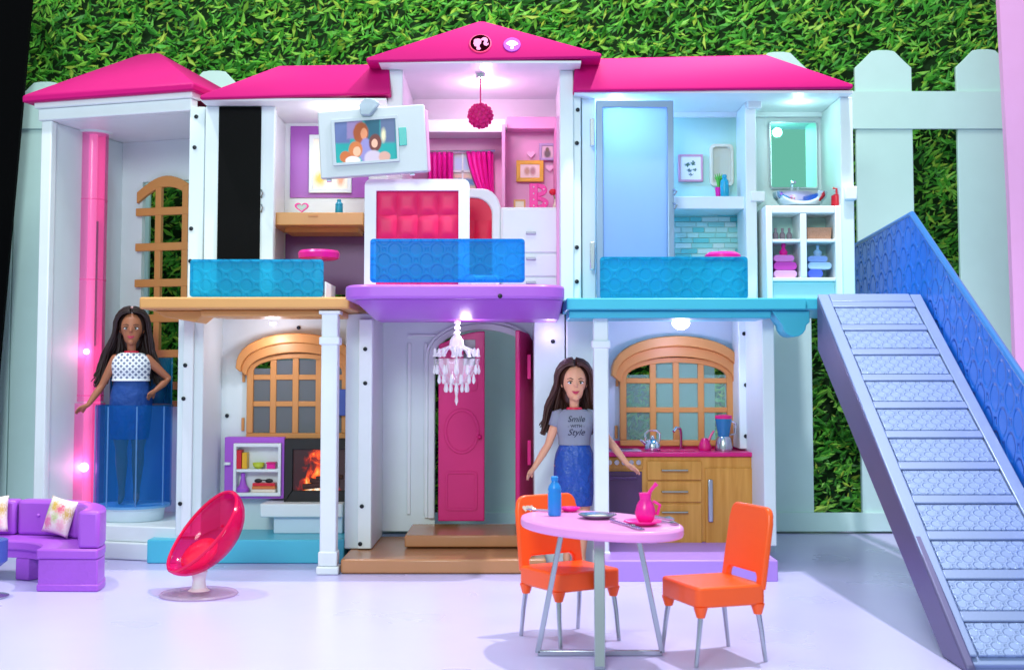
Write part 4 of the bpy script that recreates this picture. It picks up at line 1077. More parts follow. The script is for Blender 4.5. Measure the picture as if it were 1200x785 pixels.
# basin, tap, soap
cx, cy, cz = XX(939, 10.05, 230), 10.1, Z1
bs = thing('wash_basin', 'silver oval wash basin on the white bathroom cabinet', 'basin', (cx, cy, cz))
B().lathe([(.1, .002), (.16, .02), (.215, .09), (.222, .13), (.2, .128), (.15, .05), (.02, .03)], c=(cx, cy, cz), k=32, sy=.7).build('bowl', 'chrome', bs)
t = B(); t.tube([(cx - .03, cy + .16, cz + .002), (cx - .03, cy + .16, cz + .2), (cx - .03, cy + .12, cz + .24), (cx - .03, cy + .05, cz + .22)], .014, 8); t.build('spout', 'chrome', bs)
B().tube([(cx - .07, cy + .16, cz + .12), (cx - .03, cy + .16, cz + .15)], .011, 8).build('tap_lever', 'chrome', bs); B().tube([(cx + .02, cy + .16, cz + .002), (cx + .02, cy + .16, cz + .2)], .009, 8).build('tap_lever', 'chrome', bs)
cx2 = XX(981, 10.0, 230)
t = thing('soap_dispenser', 'crimson soap pump bottle right of the basin', 'soap bottle', (cx2, 10.02, cz))
B().lathe([(.04, .002), (.044, .02), (.042, .09), (.02, .105)], c=(cx2, 10.02, cz), k=16).build('body', 'red', t); B().tube([(cx2, 10.02, cz + .105), (cx2, 10.02, cz + .15), (cx2 - .03, 10.02, cz + .155)], .009, 6).build('pump', 'red', t)

# ================================================================== LOWER ROOMS
# ---- living room: bookcase, fire screen, bench
bk = thing('bookcase', 'purple wall unit with white two-shelf bookcase in the living room', 'bookcase', at(297, 584, 10.55))
Yk = 10.52
X0, X1, Z0, Z1 = XX(263, Yk, 545), XX(333, Yk, 545), ZZ(584, Yk), ZZ(512, Yk)
a = [(X0, Z0), (X1, Z0), (X1, Z1), (X0, Z1)]; cX0, cX1, cZ0, cZ1 = XX(274, Yk, 545), XX(330, Yk, 545), ZZ(581, Yk), ZZ(519, Yk)
cc = [(cX0, cZ0), (cX1, cZ0), (cX1, cZ1), (cX0, cZ1)]
B().strip(a + a[:1], cc + cc[:1], Yk, Yk + .12).build('surround', 'purple', bk, .004)
ci = [(cX0 + .025, cZ0 + .03), (cX1 - .025, cZ0 + .03), (cX1 - .025, cZ1 - .03), (cX0 + .025, cZ1 - .03)]
cc2 = [(x * .9999, z) for x, z in cc]
B().strip([(x + (.001 if i in (0, 3) else -.001), z + (.001 if i < 2 else -.001)) for i, (x, z) in enumerate(cc)] + [(cc[0][0] + .001, cc[0][1] + .001)], ci + ci[:1], Yk - .03, Yk + .1).build('case', 'white', bk, .004)
B().box(ci[0][0], ci[1][0], Yk + .085, Yk + .1, ci[0][1], ci[2][1]).build('back', 'white', bk)
zsh = ZZ(551, Yk); B().box(ci[0][0] + .001, ci[1][0] - .001, Yk - .02, Yk + .084, zsh - .012, zsh + .012).build('shelf', 'white', bk, .003)
q = at(266, 543, Yk - .02); B().lathe([(.03, -.01), (.03, .01)], c=(q.x, Yk - .02, q.z), k=14).build('latch', 'white', bk)
zz = zsh + .013
for i, (px, h, m, nm) in enumerate(((282, .155, 'red', 'tall red book at the left of the upper bookcase shelf'), (288.5, .135, 'yellow', 'yellow book beside the red one on the upper bookcase shelf'))):
    x = XX(px, Yk); o = B().box(x - .021, x + .021, Yk - .01, Yk + .08, zz + .001, zz + h).build('book', m, None, .004); tag(o, nm, 'book', 'books on the bookcase')
x = XX(304, Yk); o = B().lathe([(.02, .001), (.045, .02), (.05, .05), (.045, .05), (.02, .02)], c=(x, Yk + .03, zz), k=16).build('bowl', 'lime'); tag(o, 'tiny lime green bowl on the upper bookcase shelf', 'bowl')
x = XX(319, Yk); t = thing('gift_box', 'tiny hot pink gift box on the upper bookcase shelf', 'box', (x, Yk + .03, zz)); B().box(x - .035, x + .035, Yk, Yk + .07, zz + .001, zz + .04).build('box', 'hot_pink', t, .003); B().box(x - .04, x + .04, Yk - .005, Yk + .075, zz + .041, zz + .055).build('lid', 'magenta', t, .003)
zz = ci[0][1] + .001; x = XX(286, Yk)
o = B().lathe([(.05, .001), (.055, .03), (.03, .06), (.016, .12), (.02, .15), (.01, .16)], c=(x, Yk + .03, zz), k=16).build('vase', 'purple'); tag(o, 'purple long-necked vase on the lower bookcase shelf', 'vase')
x0, x1 = XX(297, Yk), XX(325, Yk)
for j, (m, nm) in enumerate((('cream', 'cream book at the bottom of the lying stack'), (None, 'orange book in the middle of the lying stack'), ('red', 'red book on top of the lying stack'))):
    mm = m or plastic('book_orange', 'D8793A', .5)
    o = B().box(x0 + .004 * j, x1 - .003 * j, Yk - .01, Yk + .08, zz + j * .026, zz + j * .026 + .025).build('book', mm, None, .003); tag(o, nm + ' on the lower bookcase shelf', 'book', 'books on the bookcase')
t = thing('sunglasses', 'tiny black sunglasses on the lying books', 'glasses', ((x0 + x1) / 2, Yk + .02, zz + .078))
for dx in (-.045, .045): B().ell(((x0 + x1) / 2 + dx, Yk + .0, zz + .095), (.034, .008, .018), 12, 6).build('lens', 'black', t)
B().tube([((x0 + x1) / 2 - .02, Yk, zz + .1), ((x0 + x1) / 2 + .02, Yk, zz + .1)], .005, 5).build('bridge', 'black', t)

# fire screen
fp = thing('fireplace_screen', 'black framed fireplace with orange flames above the white bench', 'fireplace', at(373, 588, 10.5))
Yp = 10.46
X0, X1, Z0, Z1 = XX(333, Yp, 550), XX(416, Yp, 550), ZZ(589, Yp), ZZ(514, Yp)
a = [(X0, Z0), (X1, Z0), (X1, Z1), (X0, Z1)]; c = [(X0 + .07, Z0 + .1), (X1 - .04, Z0 + .1), (X1 - .04, Z1 - .09), (X0 + .07, Z1 - .09)]
B().strip(a + a[:1], c + c[:1], Yp, Yp + .15).build('frame', 'black', fp, .006)
m, nt, p = mat('fire'); n = nt.nodes
tc = n.new('ShaderNodeTexCoord'); sx = n.new('ShaderNodeSeparateXYZ'); nt.links.new(tc.outputs['Generated'], sx.inputs[0])
mp = n.new('ShaderNodeMapping'); mp.inputs['Scale'].default_value = (3.2, 1, 1.6); nt.links.new(tc.outputs['Generated'], mp.inputs[0])
no = n.new('ShaderNodeTexNoise'); no.inputs['Scale'].default_value = 2.1; no.inputs['Detail'].default_value = 6; no.inputs['Distortion'].default_value = 1.2; nt.links.new(mp.outputs[0], no.inputs['Vector'])
def mm_(op, a, b):
    x = n.new('ShaderNodeMath'); x.operation = op
    for i, q in enumerate((a, b)):
        if isinstance(q, (int, float)): x.inputs[i].default_value = q
        else: nt.links.new(q, x.inputs[i])
    return x.outputs[0]
dx = mm_('ABSOLUTE', mm_('SUBTRACT', sx.outputs['X'], .42), 0)
fall = mm_('SUBTRACT', 1.15, mm_('ADD', mm_('MULTIPLY', dx, 1.9), mm_('MULTIPLY', sx.outputs['Z'], .45)))
hot = mm_('MULTIPLY', fall, mm_('MULTIPLY', no.outputs['Fac'], 1.55))
cr = n.new('ShaderNodeValToRGB'); el = cr.color_ramp.elements
el[0].position = .32; el[0].color = lin('2A1A1C'); el[1].position = 1; el[1].color = lin('FFF3D8')
for pos, cl in ((.45, '7A1B14'), (.58, 'E2491A'), (.74, 'F79A3A')): e = el.new(pos); e.color = lin(cl)
nt.links.new(hot, cr.inputs[0]); nt.links.new(cr.outputs[0], p.inputs['Base Color']); nt.links.new(cr.outputs[0], p.inputs['Emission Color']); p.inputs['Emission Strength'].default_value = .9; p.inputs['Roughness'].default_value = .25
B().box(c[0][0], c[1][0], Yp + .03, Yp + .04, c[0][1], c[2][1]).build('flames', 'fire', fp)
for (xa, za, xb, zb, r) in ((-.16, .02, .14, .05, .03), (-.1, .075, .12, .03, .026), (-.05, .09, .17, .1, .022)):
    xc = (X0 + X1) / 2 + .02; zc = Z0 + .11
    B().tube([(xc + xa, Yp + .015, zc + za), (xc + xb, Yp + .012, zc + zb)], [r * .8, r * .75], 8).build('log', plastic('charred%d' % int(za * 1000), '4A2C26', .8, bump=.5), fp)
bn = thing('bench', 'long white bench shelf under the fireplace', 'bench', (XX(360, 10.35), 10.35, ZZ(632, WF)))
zfl = ZZ(632, WF) + .002
B().box(XX(307, 10.3), XX(403, 10.3), 10.3, 10.64, ZZ(606, 10.3), ZZ(590, 10.3)).build('top', 'white', bn, .01)
B().box(XX(323, 10.36), XX(403, 10.36), 10.36, 10.64, zfl, ZZ(606, 10.3) - .001).build('base', 'pale_blue_wall', bn, .008)
o = B().pbox(376, 456, 407, 487, 10.55, 10.6).build('blue_panel', 'blue_box', None, .006); tag(o, 'small dark blue panel in front of the living room window', 'panel')

# ---- kitchen
kt = thing('kitchen_counter', 'wood-grain kitchen unit with magenta worktop under the arched window', 'kitchen unit', (XX(800, 10.1), 10.1, ZZ(656, 9.13)))
Yc = 10.1; zk = ZZ(656, 9.13) + .002
X0, X1, Zt = XX(700, Yc, 590), XX(893, Yc, 590), ZZ(535, Yc)
B().box(X0, X1, Yc, 10.6, zk, Zt).build('carcass', 'cabinet_wood', kt, .006)
wt = B().box(X0 - .01, X1 + .01, Yc - .03, 10.62, Zt + .001, Zt + .035).build('worktop', 'magenta', kt, .008)
B().box(X0 - .01, X1 + .01, 10.621, 10.645, Zt + .001, Zt + .1).build('splashback', 'magenta', kt, .005)
def face(x0, y0, x1, y1, m='cabinet_wood', nm='drawer', d=.018):
    return B().box(XX(x0, Yc, y0), XX(x1, Yc, y0), Yc - d, Yc - .001, ZZ(y1, Yc), ZZ(y0, Yc)).build(nm, m, kt, .005)
ov = face(703, 552, 752, 612, 'oven_glass', 'oven_door'); B().tube([at(712, 560, Yc - .045), at(746, 560, Yc - .045)], .009, 6).build('handle', 'dark_purple', ov)
pn = face(703, 536, 753, 549, 'cabinet_wood', 'hob_panel')
for i in range(5):
    c_ = at(714 + i * 8.5, 541.5, Yc - .02); b = B(); b.M = Matrix.Translation(c_) @ Matrix.Rotation(R(90), 4, 'X'); b.lathe([(.022, 0), (.02, .025)], k=12); b.build('knob', 'steel', pn)
for y0, y1 in ((540, 562), (564, 588), (590, 638)):
    d = face(758, y0, 822, y1); yy = {540: 551, 564: 576, 590: 600}[y0]
    pa, pc = at(776, yy, Yc - .05), at(806, yy, Yc - .05)
    B().tube([pa + Vector((0, .03, 0)), pa, pc, pc + Vector((0, .03, 0))], .008, 6).build('handle', 'steel', d)
d = face(826, 548, 884, 640, nm='cupboard_door'); c0, c1 = at(833, 562, Yc - .06), at(832, 612, Yc - .06)
B().box(c0.x - .02, c0.x + .02, Yc - .045, Yc - .02, c1.z, c0.z).build('handle', 'steel', d, .008)
zt = Zt + .036
def wt_at(px): return XX(px, 10.35, 525)
B().box(wt_at(706), wt_at(750), 10.2, 10.5, zt - .0005, zt + .008).build('hob', plastic('hob_grey', 'B8A6C8', .25), kt, .003)
for dx in (.06, .2): B().lathe([(.05, zt + .008), (.05, zt + .014), (.035, zt + .014)], c=(wt_at(706) + dx, 10.35, 0), k=18).build('burner', 'dark_purple', kt)
x = wt_at(801)
B().tube([(x, 10.5, zt), (x, 10.5, zt + .14), (x - .012, 10.48, zt + .175), (x - .045, 10.45, zt + .18), (x - .07, 10.43, zt + .15)], .013, 8).build('tap', 'chrome', kt)
B().box(x - .2, x + .08, 10.22, 10.42, zt - .0005, zt + .006).build('sink_rim', 'magenta', kt, .003)
# kettle, blender, jug on the worktop
x = wt_at(764); t = thing('kettle', 'shiny chrome kettle with a loop handle on the kitchen worktop', 'kettle', (x, 10.3, zt))
B().lathe([(.062, .001), (.068, .02), (.062, .06), (.04, .09), (.02, .1), (.012, .115), (.012, .125)], c=(x, 10.3, zt), k=24).build('body', 'chrome', t)
B().tube([(x - .055, 10.3, zt + .075), (x - .06, 10.3, zt + .14), (x - .03, 10.3, zt + .165), (x + .03, 10.3, zt + .165), (x + .06, 10.3, zt + .14), (x + .055, 10.3, zt + .075)], .009, 6).build('handle', 'chrome', t)
B().tube([(x - .05, 10.3, zt + .05), (x - .1, 10.28, zt + .09)], [.016, .009], 8).build('spout', 'chrome', t)
x = wt_at(847); t = thing('blender', 'silver blender with a blue jug and pink lid on the worktop', 'blender', (x, 10.3, zt))
B().lathe([(.07, .001), (.072, .03), (.06, .1), (.05, .115)], c=(x, 10.3, zt), k=20).build('base', 'steel', t); B().lathe([(.045, .116), (.068, .25), (.07, .26)], c=(x, 10.3, zt), k=20).build('jug', clear('blender_blue', '3B8FC8', .6, .1), t)
B().lathe([(.07, .261), (.07, .285), (.03, .295)], c=(x, 10.3, zt), k=20).build('lid', 'magenta', t); B().tube([(x + .065, 10.3, zt + .24), (x + .1, 10.3, zt + .22), (x + .095, 10.3, zt + .14), (x + .055, 10.3, zt + .13)], .009, 6).build('handle', 'steel', t)
x = wt_at(826); t = thing('watering_jug', 'magenta jug with a long spout beside the blender', 'jug', (x, 10.35, zt))
B().lathe([(.05, .001), (.055, .03), (.035, .08), (.02, .1)], c=(x, 10.35, zt), k=18).build('body', 'magenta', t); B().tube([(x + .02, 10.35, zt + .05), (x + .05, 10.35, zt + .12), (x + .075, 10.35, zt + .16)], [.014, .01, .008], 6).build('spout', 'magenta', t)

# ---- chandelier in the entrance
c = at(535, 440, 9.5); ztop = ZZ(374, 9.4)
ch = thing('chandelier', 'clear crystal chandelier with drops hanging before the front door', 'chandelier', (c.x, c.y, ZZ(475, 9.5)))
def cz_(py): return ZZ(py, 9.5)
B().tube([(c.x, c.y, cz_(432)), (c.x, c.y, ztop)], .008, 6).build('stem', 'crystal', ch)
for py in (378, 384, 390, 397, 404): B().ell((c.x + .006 * math.sin(py), c.y, cz_(py)), (.026, .026, .019), 8, 5).build('bead', 'crystal', ch)
B().lathe([(.02, cz_(412)), (.06, cz_(406)), (.05, cz_(398)), (.02, cz_(392))], c=(c.x, c.y, 0), k=12).build('crown', 'crystal', ch)
for k in range(8):
    a = R(45 * k + 12); dx, dy = math.cos(a), math.sin(a)
    arm = B().tube([(c.x, c.y, cz_(418)), (c.x + dx * .06, c.y + dy * .06, cz_(406)), (c.x + dx * .12, c.y + dy * .12, cz_(410)), (c.x + dx * .165, c.y + dy * .165, cz_(418))], .009, 6).build('arm', 'crystal', ch)
    B().lathe([(.02, 0), (.012, .02), (.012, .05), (.004, .065)], c=(c.x + dx * .165, c.y + dy * .165, cz_(418)), k=8).build('candle', 'crystal', arm)
    # curved glass petals of the bowl
    b = B(); n = 6; vs = []; fs = []
    for r in range(6):
        f = r / 5; rad = .17 - .11 * f ** 1.6; zz = cz_(420) + (cz_(450) - cz_(420)) * f
        for i in range(n + 1):
            aa = a + R(-17 + 34 * i / n) * (1 - .25 * f); vs.append((c.x + rad * math.cos(aa), c.y + rad * math.sin(aa), zz))
    for r in range(5):
        for i in range(n): q = r * (n + 1) + i; fs.append((q, q + 1, q + n + 2, q + n + 1))
    o = b.add(vs, fs)  .build('petal', 'crystal_petal', ch, smooth=60); s_ = o.modifiers.new('t', 'SOLIDIFY'); s_.thickness = .008
for k in range(36):
    a = R(30 * k + (k // 12) * 15); rad = (.168, .135, .085)[k // 12]; zz = cz_((432, 443, 453)[k // 12])
    B().lathe([(.002, .03), (.006, .02), (.013, -.02), (.009, -.036), (.002, -.044)], c=(c.x + rad * math.cos(a), c.y + rad * math.sin(a), zz), k=8).build('drop', 'crystal', ch)
B().lathe([(.002, cz_(475)), (.014, cz_(470)), (.008, cz_(464)), (.016, cz_(458)), (.008, cz_(452)), (.05, cz_(449))], c=(c.x, c.y, 0), k=10).build('finial', 'crystal', ch)

# ================================================================== FRONT OF THE HOUSE
# ---- lift car in the tower
ec = Vector((XX(157, 10.66, 530), 10.66, 0)); er = .31; ez0, ez1 = .40, ZZ(475, 10.38)
el_ = thing('elevator_car', 'round clear blue elevator car carrying a doll in the tower', 'elevator', (ec.x, ec.y, ZTP))
B().lathe([(er * .8, ZTP + .002), (er * .85, ez0 - .03), (er - .01, ez0 - .02), (er - .01, ez0)], c=ec, k=36).build('floor_disc', 'pale_blue_wall', el_)
b = B().lathe([(er, ez0 - .02), (er + .004, ez0 + .02), (er, ez0 + .03), (er, ez1 - .03), (er + .006, ez1 - .02), (er + .006, ez1), (er - .012, ez1), (er - .012, ez0 + .001)], c=ec, k=48, closed=False)
b.build('glass_wall', 'elevator_blue', el_)
b = B(); b.lathe([(er - .004, ez1 + .002), (er - .004, ez1 + .4)], c=ec, k=20, a0=R(10), a1=R(150), closed=False); o = b.build('back_panel', 'glass_back', el_); s_ = o.modifiers.new('t', 'SOLIDIFY'); s_.thickness = .012
for a in (200, 245, 290, 335):
    x, y = ec.x + (er + .004) * math.cos(R(a)), ec.y + (er + .004) * math.sin(R(a))
    B().tube([(x, y, ez0), (x, y, ez1 - .01)], .007, 6).build('rib', 'rib_highlight', el_)  # paler tubes stand in for vertical highlight streaks on the glass

# ---- stairs to the turquoise balcony
YT, YB2 = 9.3, 6.35
sx0, sx1 = XX(957, YT, 348), XX(1079, YT, 348); ztop = ZZ(347, YT)
stz = lambda y: ztop * (y - YB2) / (YT - YB2)
sr = thing('staircase', 'silver toy staircase with embossed treads beside the turquoise balcony', 'staircase', ((sx0 + sx1) / 2, (YT + YB2) / 2, 0))
th = .4
def sidep(x0, x1, m, lab=None):
    pts = [(YB2, .002), (YB2 + .35, .002), (YT, ztop - th), (YT, ztop), (YB2, .03)]
    b = B(); n = len(pts)
    b.add([(x0, y, z) for y, z in pts] + [(x1, y, z) for y, z in pts], [tuple(range(n)), tuple(range(2 * n - 1, n - 1, -1))] + [(i, i + n, (i + 1) % n + n, (i + 1) % n) for i in range(n)])
    return b.build('side_panel', m, sr, .012, label=lab)
sidep(sx0, sx0 + .05, 'stair_side'); sidep(sx1 - .05, sx1, 'stair_side')
# ramp deck between the sides
dy, dz = YT - YB2, ztop; ln = math.hypot(dy, dz); ud = Vector((0, dy / ln, dz / ln)); nd = Vector((0, -dz / ln, dy / ln))
Ms = Matrix.Identity(4); Ms.col[0][:3] = (1, 0, 0); Ms.col[1][:3] = ud; Ms.col[2][:3] = nd; Ms.col[3][:3] = Vector((0, YB2, .0))
b = B(); b.M = Ms; b.box(sx0 + .051, sx1 - .051, .06, ln - .002, -.08, -.006); b.build('deck', 'stair_silver', sr, .004)
b = B(); b.M = Ms; b.box(sx0 + .004, sx0 + .085, .1, ln, .001, .018); b.build('edge_strip', 'stair_silver', sr, .006)
b = B(); b.M = Ms; b.box(sx1 - .085, sx1 - .004, .1, ln, .001, .018); b.build('edge_strip', 'stair_silver', sr, .006)
NT = 11; step = (ln - .2) / NT
b = B(); b.M = Ms
pm = None
for i in range(NT):
    s0 = .1 + i * step; s1 = s0 + step
    b = B(); b.M = Ms
    b.box(sx0 + .086, sx1 - .086, s1 - .07, s1, -.004, .014); b.build('riser', 'stair_silver', sr, .005)
    # each tread: a moulded plate lying in its frame with a groove round it, dipping at the far edge
    b = B(); x0, x1 = sx0 + .094, sx1 - .094; b.M = Ms
    b.add([(x0, s0 + .005, .015), (x1, s0 + .005, .015), (x1, s1 - .077, .006), (x0, s1 - .077, .006), (x0, s0 + .005, -.004), (x1, s0 + .005, -.004), (x1, s1 - .077, -.01), (x0, s1 - .077, -.01)],
          [(0, 1, 2, 3), (7, 6, 5, 4), (0, 4, 5, 1), (1, 5, 6, 2), (2, 6, 7, 3), (3, 7, 4, 0)])
    b.build('tread', 'tread_plate', sr, .004)
b = B(); b.M = Ms; b.box(sx0 + .088, sx1 - .088, ln - .1, ln + .01, -.003, .016); b.build('riser', 'stair_silver', sr, .006)
# blue embossed balustrade on the far side
xr0 = sx1 + .012
pts = [(YB2 + .2, stz(YB2 + .2) - .02), (YT, ztop - .1), (11.1, ztop - .03), (11.12, ZZ(288, 11.12)), (YT + .25, ZZ(250, 9.5)), (YB2 + .1, stz(YB2 + .1) + .72)]
n = len(pts); b = B()
b.add([(xr0, y, z) for y, z in pts] + [(xr0 + .04, y, z) for y, z in pts], [tuple(range(n)), tuple(range(2 * n - 1, n - 1, -1))] + [(i, i + n, (i + 1) % n + n, (i + 1) % n) for i in range(n)])
b.build('balustrade', 'rail_deep', sr, .01, label='blue embossed balustrade panel')
pe = [pts[3], pts[4], pts[5]]
b = B(); b.tube([(xr0 + .015, y, z) for y, z in pe], .024, 8); b.build('handrail', plastic('rail_edge_blue', '2E6FB8', .3), sr)

# ---- orange chairs
def make_chair(name, label, loc, rz, heart_mark=False):
    t = thing(name, label, 'chair', loc, rz, 'orange moulded chairs at the pink table')
    w, d, sh = .215, .2, .40                                   # faces local -y
    b = B(); b.slab(rrect(-w, w, -d, d, .035, 4), sh - .105, sh)
    b.build('seat', 'orange', t, .012, local=True)
    # backrest: side stiles, broad panel with a slot under it
    bh = .425
    out = [(-w, 0), (-w + .005, bh * .8)] + [(-w + .012 + .06 * (1 - math.cos(R(90 * i / 5))), bh * .86 + .14 * bh * math.sin(R(90 * i / 5))) for i in range(6)]
    out = out + [(-x, z) for x, z in out[::-1]]
    hole = [(w - .06, 0), (w - .062, .06), (w - .08, .08), (-w + .08, .08), (-w + .062, .06), (-w + .06, 0)]
    b = B(); b.M = Matrix.Translation((0, d - .035, sh - .03)) @ Matrix.Rotation(R(-9), 4, 'X'); b.prism(out + hole, 0, .035)
    b.build('backrest', 'orange', t, .01, local=True)
    b = B(); b.M = Matrix.Translation((0, d - .035, sh - .03)) @ Matrix.Rotation(R(-9), 4, 'X'); 
    for sx_ in (-1, 1):
        b.M = None
        for sy_ in (-1, 1):
            x, y = sx_ * (w - .03), sy_ * (d - .035)
            k = B(); k.lathe([(.022, sh - .155), (.036, sh - .11), (.036, sh - .1)], c=(x, y, 0), k=10); k.build('leg_socket', 'orange', t, local=True)
            k = B(); k.tube([(x, y, sh - .135), (x + sx_ * .008, y + sy_ * .015, sh * .4), (x + sx_ * .012, y + sy_ * .035, .002)], [.015, .013, .011], 10); k.build('leg', 'steel', t, local=True)
    if heart_mark:
        for dx in (-.016, .016):
            b = B(); b.M = Matrix.Translation((-w + .075 + dx, d - .035, sh - .03)) @ Matrix.Rotation(R(-9), 4, 'X'); b.prism([(x, z + bh - .075) for x, z in heart(.02)], -.004, -.001); b.build('heart_mark', 'cream', t, local=True)
    return t
# right chair faces the table (left), left chair faces the viewer and the table
make_chair('chair', 'orange chair right of the pink table before the kitchen', (1.06, 6.72, 0), R(-71))
make_chair('chair', 'orange chair left of the pink table, partly behind it', (.325, 7.18, 0), R(32), True)

# ---- pink oval table
tc_ = ground(703, 768); tc_.z = 0
tb_ = thing('table', 'oval pink dining table on crossed silver frames', 'table', tc_, R(-58))
zt_ = .655
lx, ly = .56, .345
prof = [(x, y) for x, y in arc(0, 0, lx, ly, 0, 360, 48)[:-1]]
tt = B().slab(prof, zt_, zt_ + .055).build('table_top', 'table_pink', tb_, .014, local=True)
for ang, nm in ((58, 'frame'), (-36, 'frame')):
    b = B(); b.M = Matrix.Rotation(R(ang), 4, 'Z'); hw = .2; hb = .33
    ww = .016
    # flat bar trapezoid loop
    for p0, p1 in (((-hw, zt_ - .002), (-hb, .015)), ((hb, .015), (hw, zt_ - .002)), ((-hb, .016), (hb, .016)), ((-hw, zt_ - .015), (hw, zt_ - .015))):
        a_, c_ = Vector((p0[0], 0, p0[1])), Vector((p1[0], 0, p1[1])); dd = (c_ - a_).normalized(); nn = Vector((-dd.z, 0, dd.x)) * .014
        wv = Vector((0, .028 if ang < 0 else .012, 0))
        vs = [a_ - nn - wv, a_ + nn - wv, a_ + nn + wv, a_ - nn + wv, c_ - nn - wv, c_ + nn - wv, c_ + nn + wv, c_ - nn + wv]
        b.add(vs, [(0, 1, 2, 3), (7, 6, 5, 4), (0, 4, 5, 1), (1, 5, 6, 2), (2, 6, 7, 3), (3, 7, 4, 0)])
    b.build(nm, 'steel', tb_, .004, local=True)
ztt = zt_ + .056
def tpos(px, py): return ground(px, py, ztt)
q = tpos(650, 604); bottle('bottle', 'tall blue bottle at the left end of the pink table', 'bottle', q.x, q.y, ztt, .215, .037, 'blue_bottle')
def plate(label, px, py, r, m, m2=None):
    q = tpos(px, py); t = thing('plate', label, 'plate', q)
    B().lathe([(r * .6, .001), (r * .65, .004), (r, .02), (r * .98, .024), (r * .62, .01), (r * .05, .009)], c=q, k=32).build('rim', m, t)
    if m2: B().lathe([(r * .6, .0105), (r * .55, .013), (.002, .014)], c=q, k=28).build('well', m2, t)
    return q
plate('small hot pink plate behind the blue bottle', 668, 599, .06, 'hot_pink')
q = plate('silver plate with cream centre in the middle of the pink table', 700, 607, .105, 'steel', 'cream')
q = plate('large hot pink plate under the pink pitcher', 753, 615, .1, 'hot_pink')
q = Vector((q.x + .015, q.y, q.z + .012))
t = thing('pitcher', 'hot pink pitcher with a tilted straw on the pink plate', 'pitcher', q)
B().lathe([(.03, .0), (.045, .02), (.055, .05), (.045, .09), (.028, .12), (.032, .15), (.034, .152)], c=q, k=20).build('body', 'hot_pink', t)
B().tube([q + Vector((.01, 0, .14)), q + Vector((.045, 0, .185)), q + Vector((.06, 0, .2))], [.009, .009, .012], 8).build('straw', 'hot_pink', t)
B().tube([q + Vector((.04, 0, .11)), q + Vector((.075, 0, .09)), q + Vector((.06, 0, .04))], .008, 6).build('handle', 'hot_pink', t)
def fork(label, kind, p0, p1, tines=True):
    a_, c_ = tpos(*p0), tpos(*p1); a_.z = c_.z = ztt + .008
    t = thing(kind, label, kind, (a_ + c_) / 2 - Vector((0, 0, .007)), group='cutlery on the pink table'); d = (c_ - a_); s_ = Vector((-d.y, d.x, 0)).normalized()
    m_ = a_ + d * .6
    B().tube([a_, m_], [.008, .006], 6).build('handle', 'steel', t)
    if tines:
        B().tube([m_, m_ + d * .12], [.006, .014], 6).build('neck', 'steel', t)
        for k in (-1, 0, 1): B().tube([m_ + d * .12 + s_ * .009 * k, c_ + s_ * .011 * k], .004, 5).build('tine', 'steel', t)
    else:
        o = B().tube([m_, m_ + d * .2, c_], [.007, .013, .004], 8).build('blade', 'steel', t)
fork('fork lying in front of the pink plate on the table', 'fork', (716, 611), (753, 622))
fork('fork at the left end of the table beside the bottle', 'fork', (644, 600), (618, 598))
fork('knife nearest the right end of the table, beside the large pink plate', 'knife', (768, 611), (795, 616), False)
fork('knife farther back, behind the large pink plate on the table', 'knife', (762, 606), (790, 610), False)

# ---- egg chair
g = ground(233, 697)
eg = thing('egg_chair', 'clear hot pink egg chair on a white pedestal and clear round base', 'chair', g)
B().lathe([(.255, .002), (.262, .01), (.25, .022), (.06, .03), (.02, .031)], c=g, k=40).build('base', 'egg_base', eg)
B().lathe([(.075, .031), (.05, .05), (.042, .1), (.05, .14), (.058, .16), (.05, .175), (.07, .2)], c=g, k=20).build('pedestal', 'translucent_white', eg)
nrm = Vector((-.62, -.5, .6)).normalized(); long = (Vector((.62, .0, .78)) - nrm * Vector((.62, .0, .78)).dot(nrm)).normalized(); sd = nrm.cross(long)
cen = Vector(g) + Vector((.015, 0, .425))
Me = Matrix.Identity(4); Me.col[0][:3] = long; Me.col[1][:3] = sd; Me.col[2][:3] = nrm; Me.col[3][:3] = cen
def shell(rx, ry, dp, n=12, k=40):
    vs, fs = [], []
    for i in range(n + 1):
        f = math.pi / 2 * i / n
        for j in range(k):
            a = 2 * math.pi * j / k; egg = 1 + .1 * math.cos(a)
            vs.append((rx * math.cos(f) * math.cos(a), ry * math.cos(f) * math.sin(a) * egg, -dp * math.sin(f)))
    for i in range(n):
        for j in range(k): fs.append((i * k + j, i * k + (j + 1) % k, (i + 1) * k + (j + 1) % k, (i + 1) * k + j))
    return vs, fs
vs, fs = shell(.325, .265, .2)
b = B(); b.M = Me; b.add(vs, fs); o = b.build('shell', 'egg_pink', eg, smooth=70); s_ = o.modifiers.new('t', 'SOLIDIFY'); s_.thickness = .016
b = B(); b.M = Me; b.tube([(.325 * math.cos(2 * math.pi * j / 40), .265 * math.sin(2 * math.pi * j / 40) * (1 + .1 * math.cos(2 * math.pi * j / 40)), 0) for j in range(41)], .011, 6, False); b.build('rim', clear('egg_rim', 'F2155E', .7, .12, 0, 6, 'FF4A88'), eg)
b = B(); b.M = Me @ Matrix.Translation((-.13, 0, -.1)) @ Matrix.Rotation(R(16), 4, 'Y'); b.ell((0, 0, 0), (.14, .16, .05), 24, 10); b.build('cushion', clear('egg_cushion', 'F5204E', .75, .2, 0, 6, 'FF5A78'), eg)
for u, v in ((.02, .07), (.02, -.07), (.12, 0), (.18, .08), (.18, -.08), (.08, .14), (.08, -.14)):
    k_ = math.sqrt(max(.02, 1 - (u / .325) ** 2 - (v / .265) ** 2)); b = B(); b.M = Me; b.ell((u, v, -.2 * k_ + .014), (.012, .012, .01), 8, 6); b.build('button', 'egg_pink', eg)

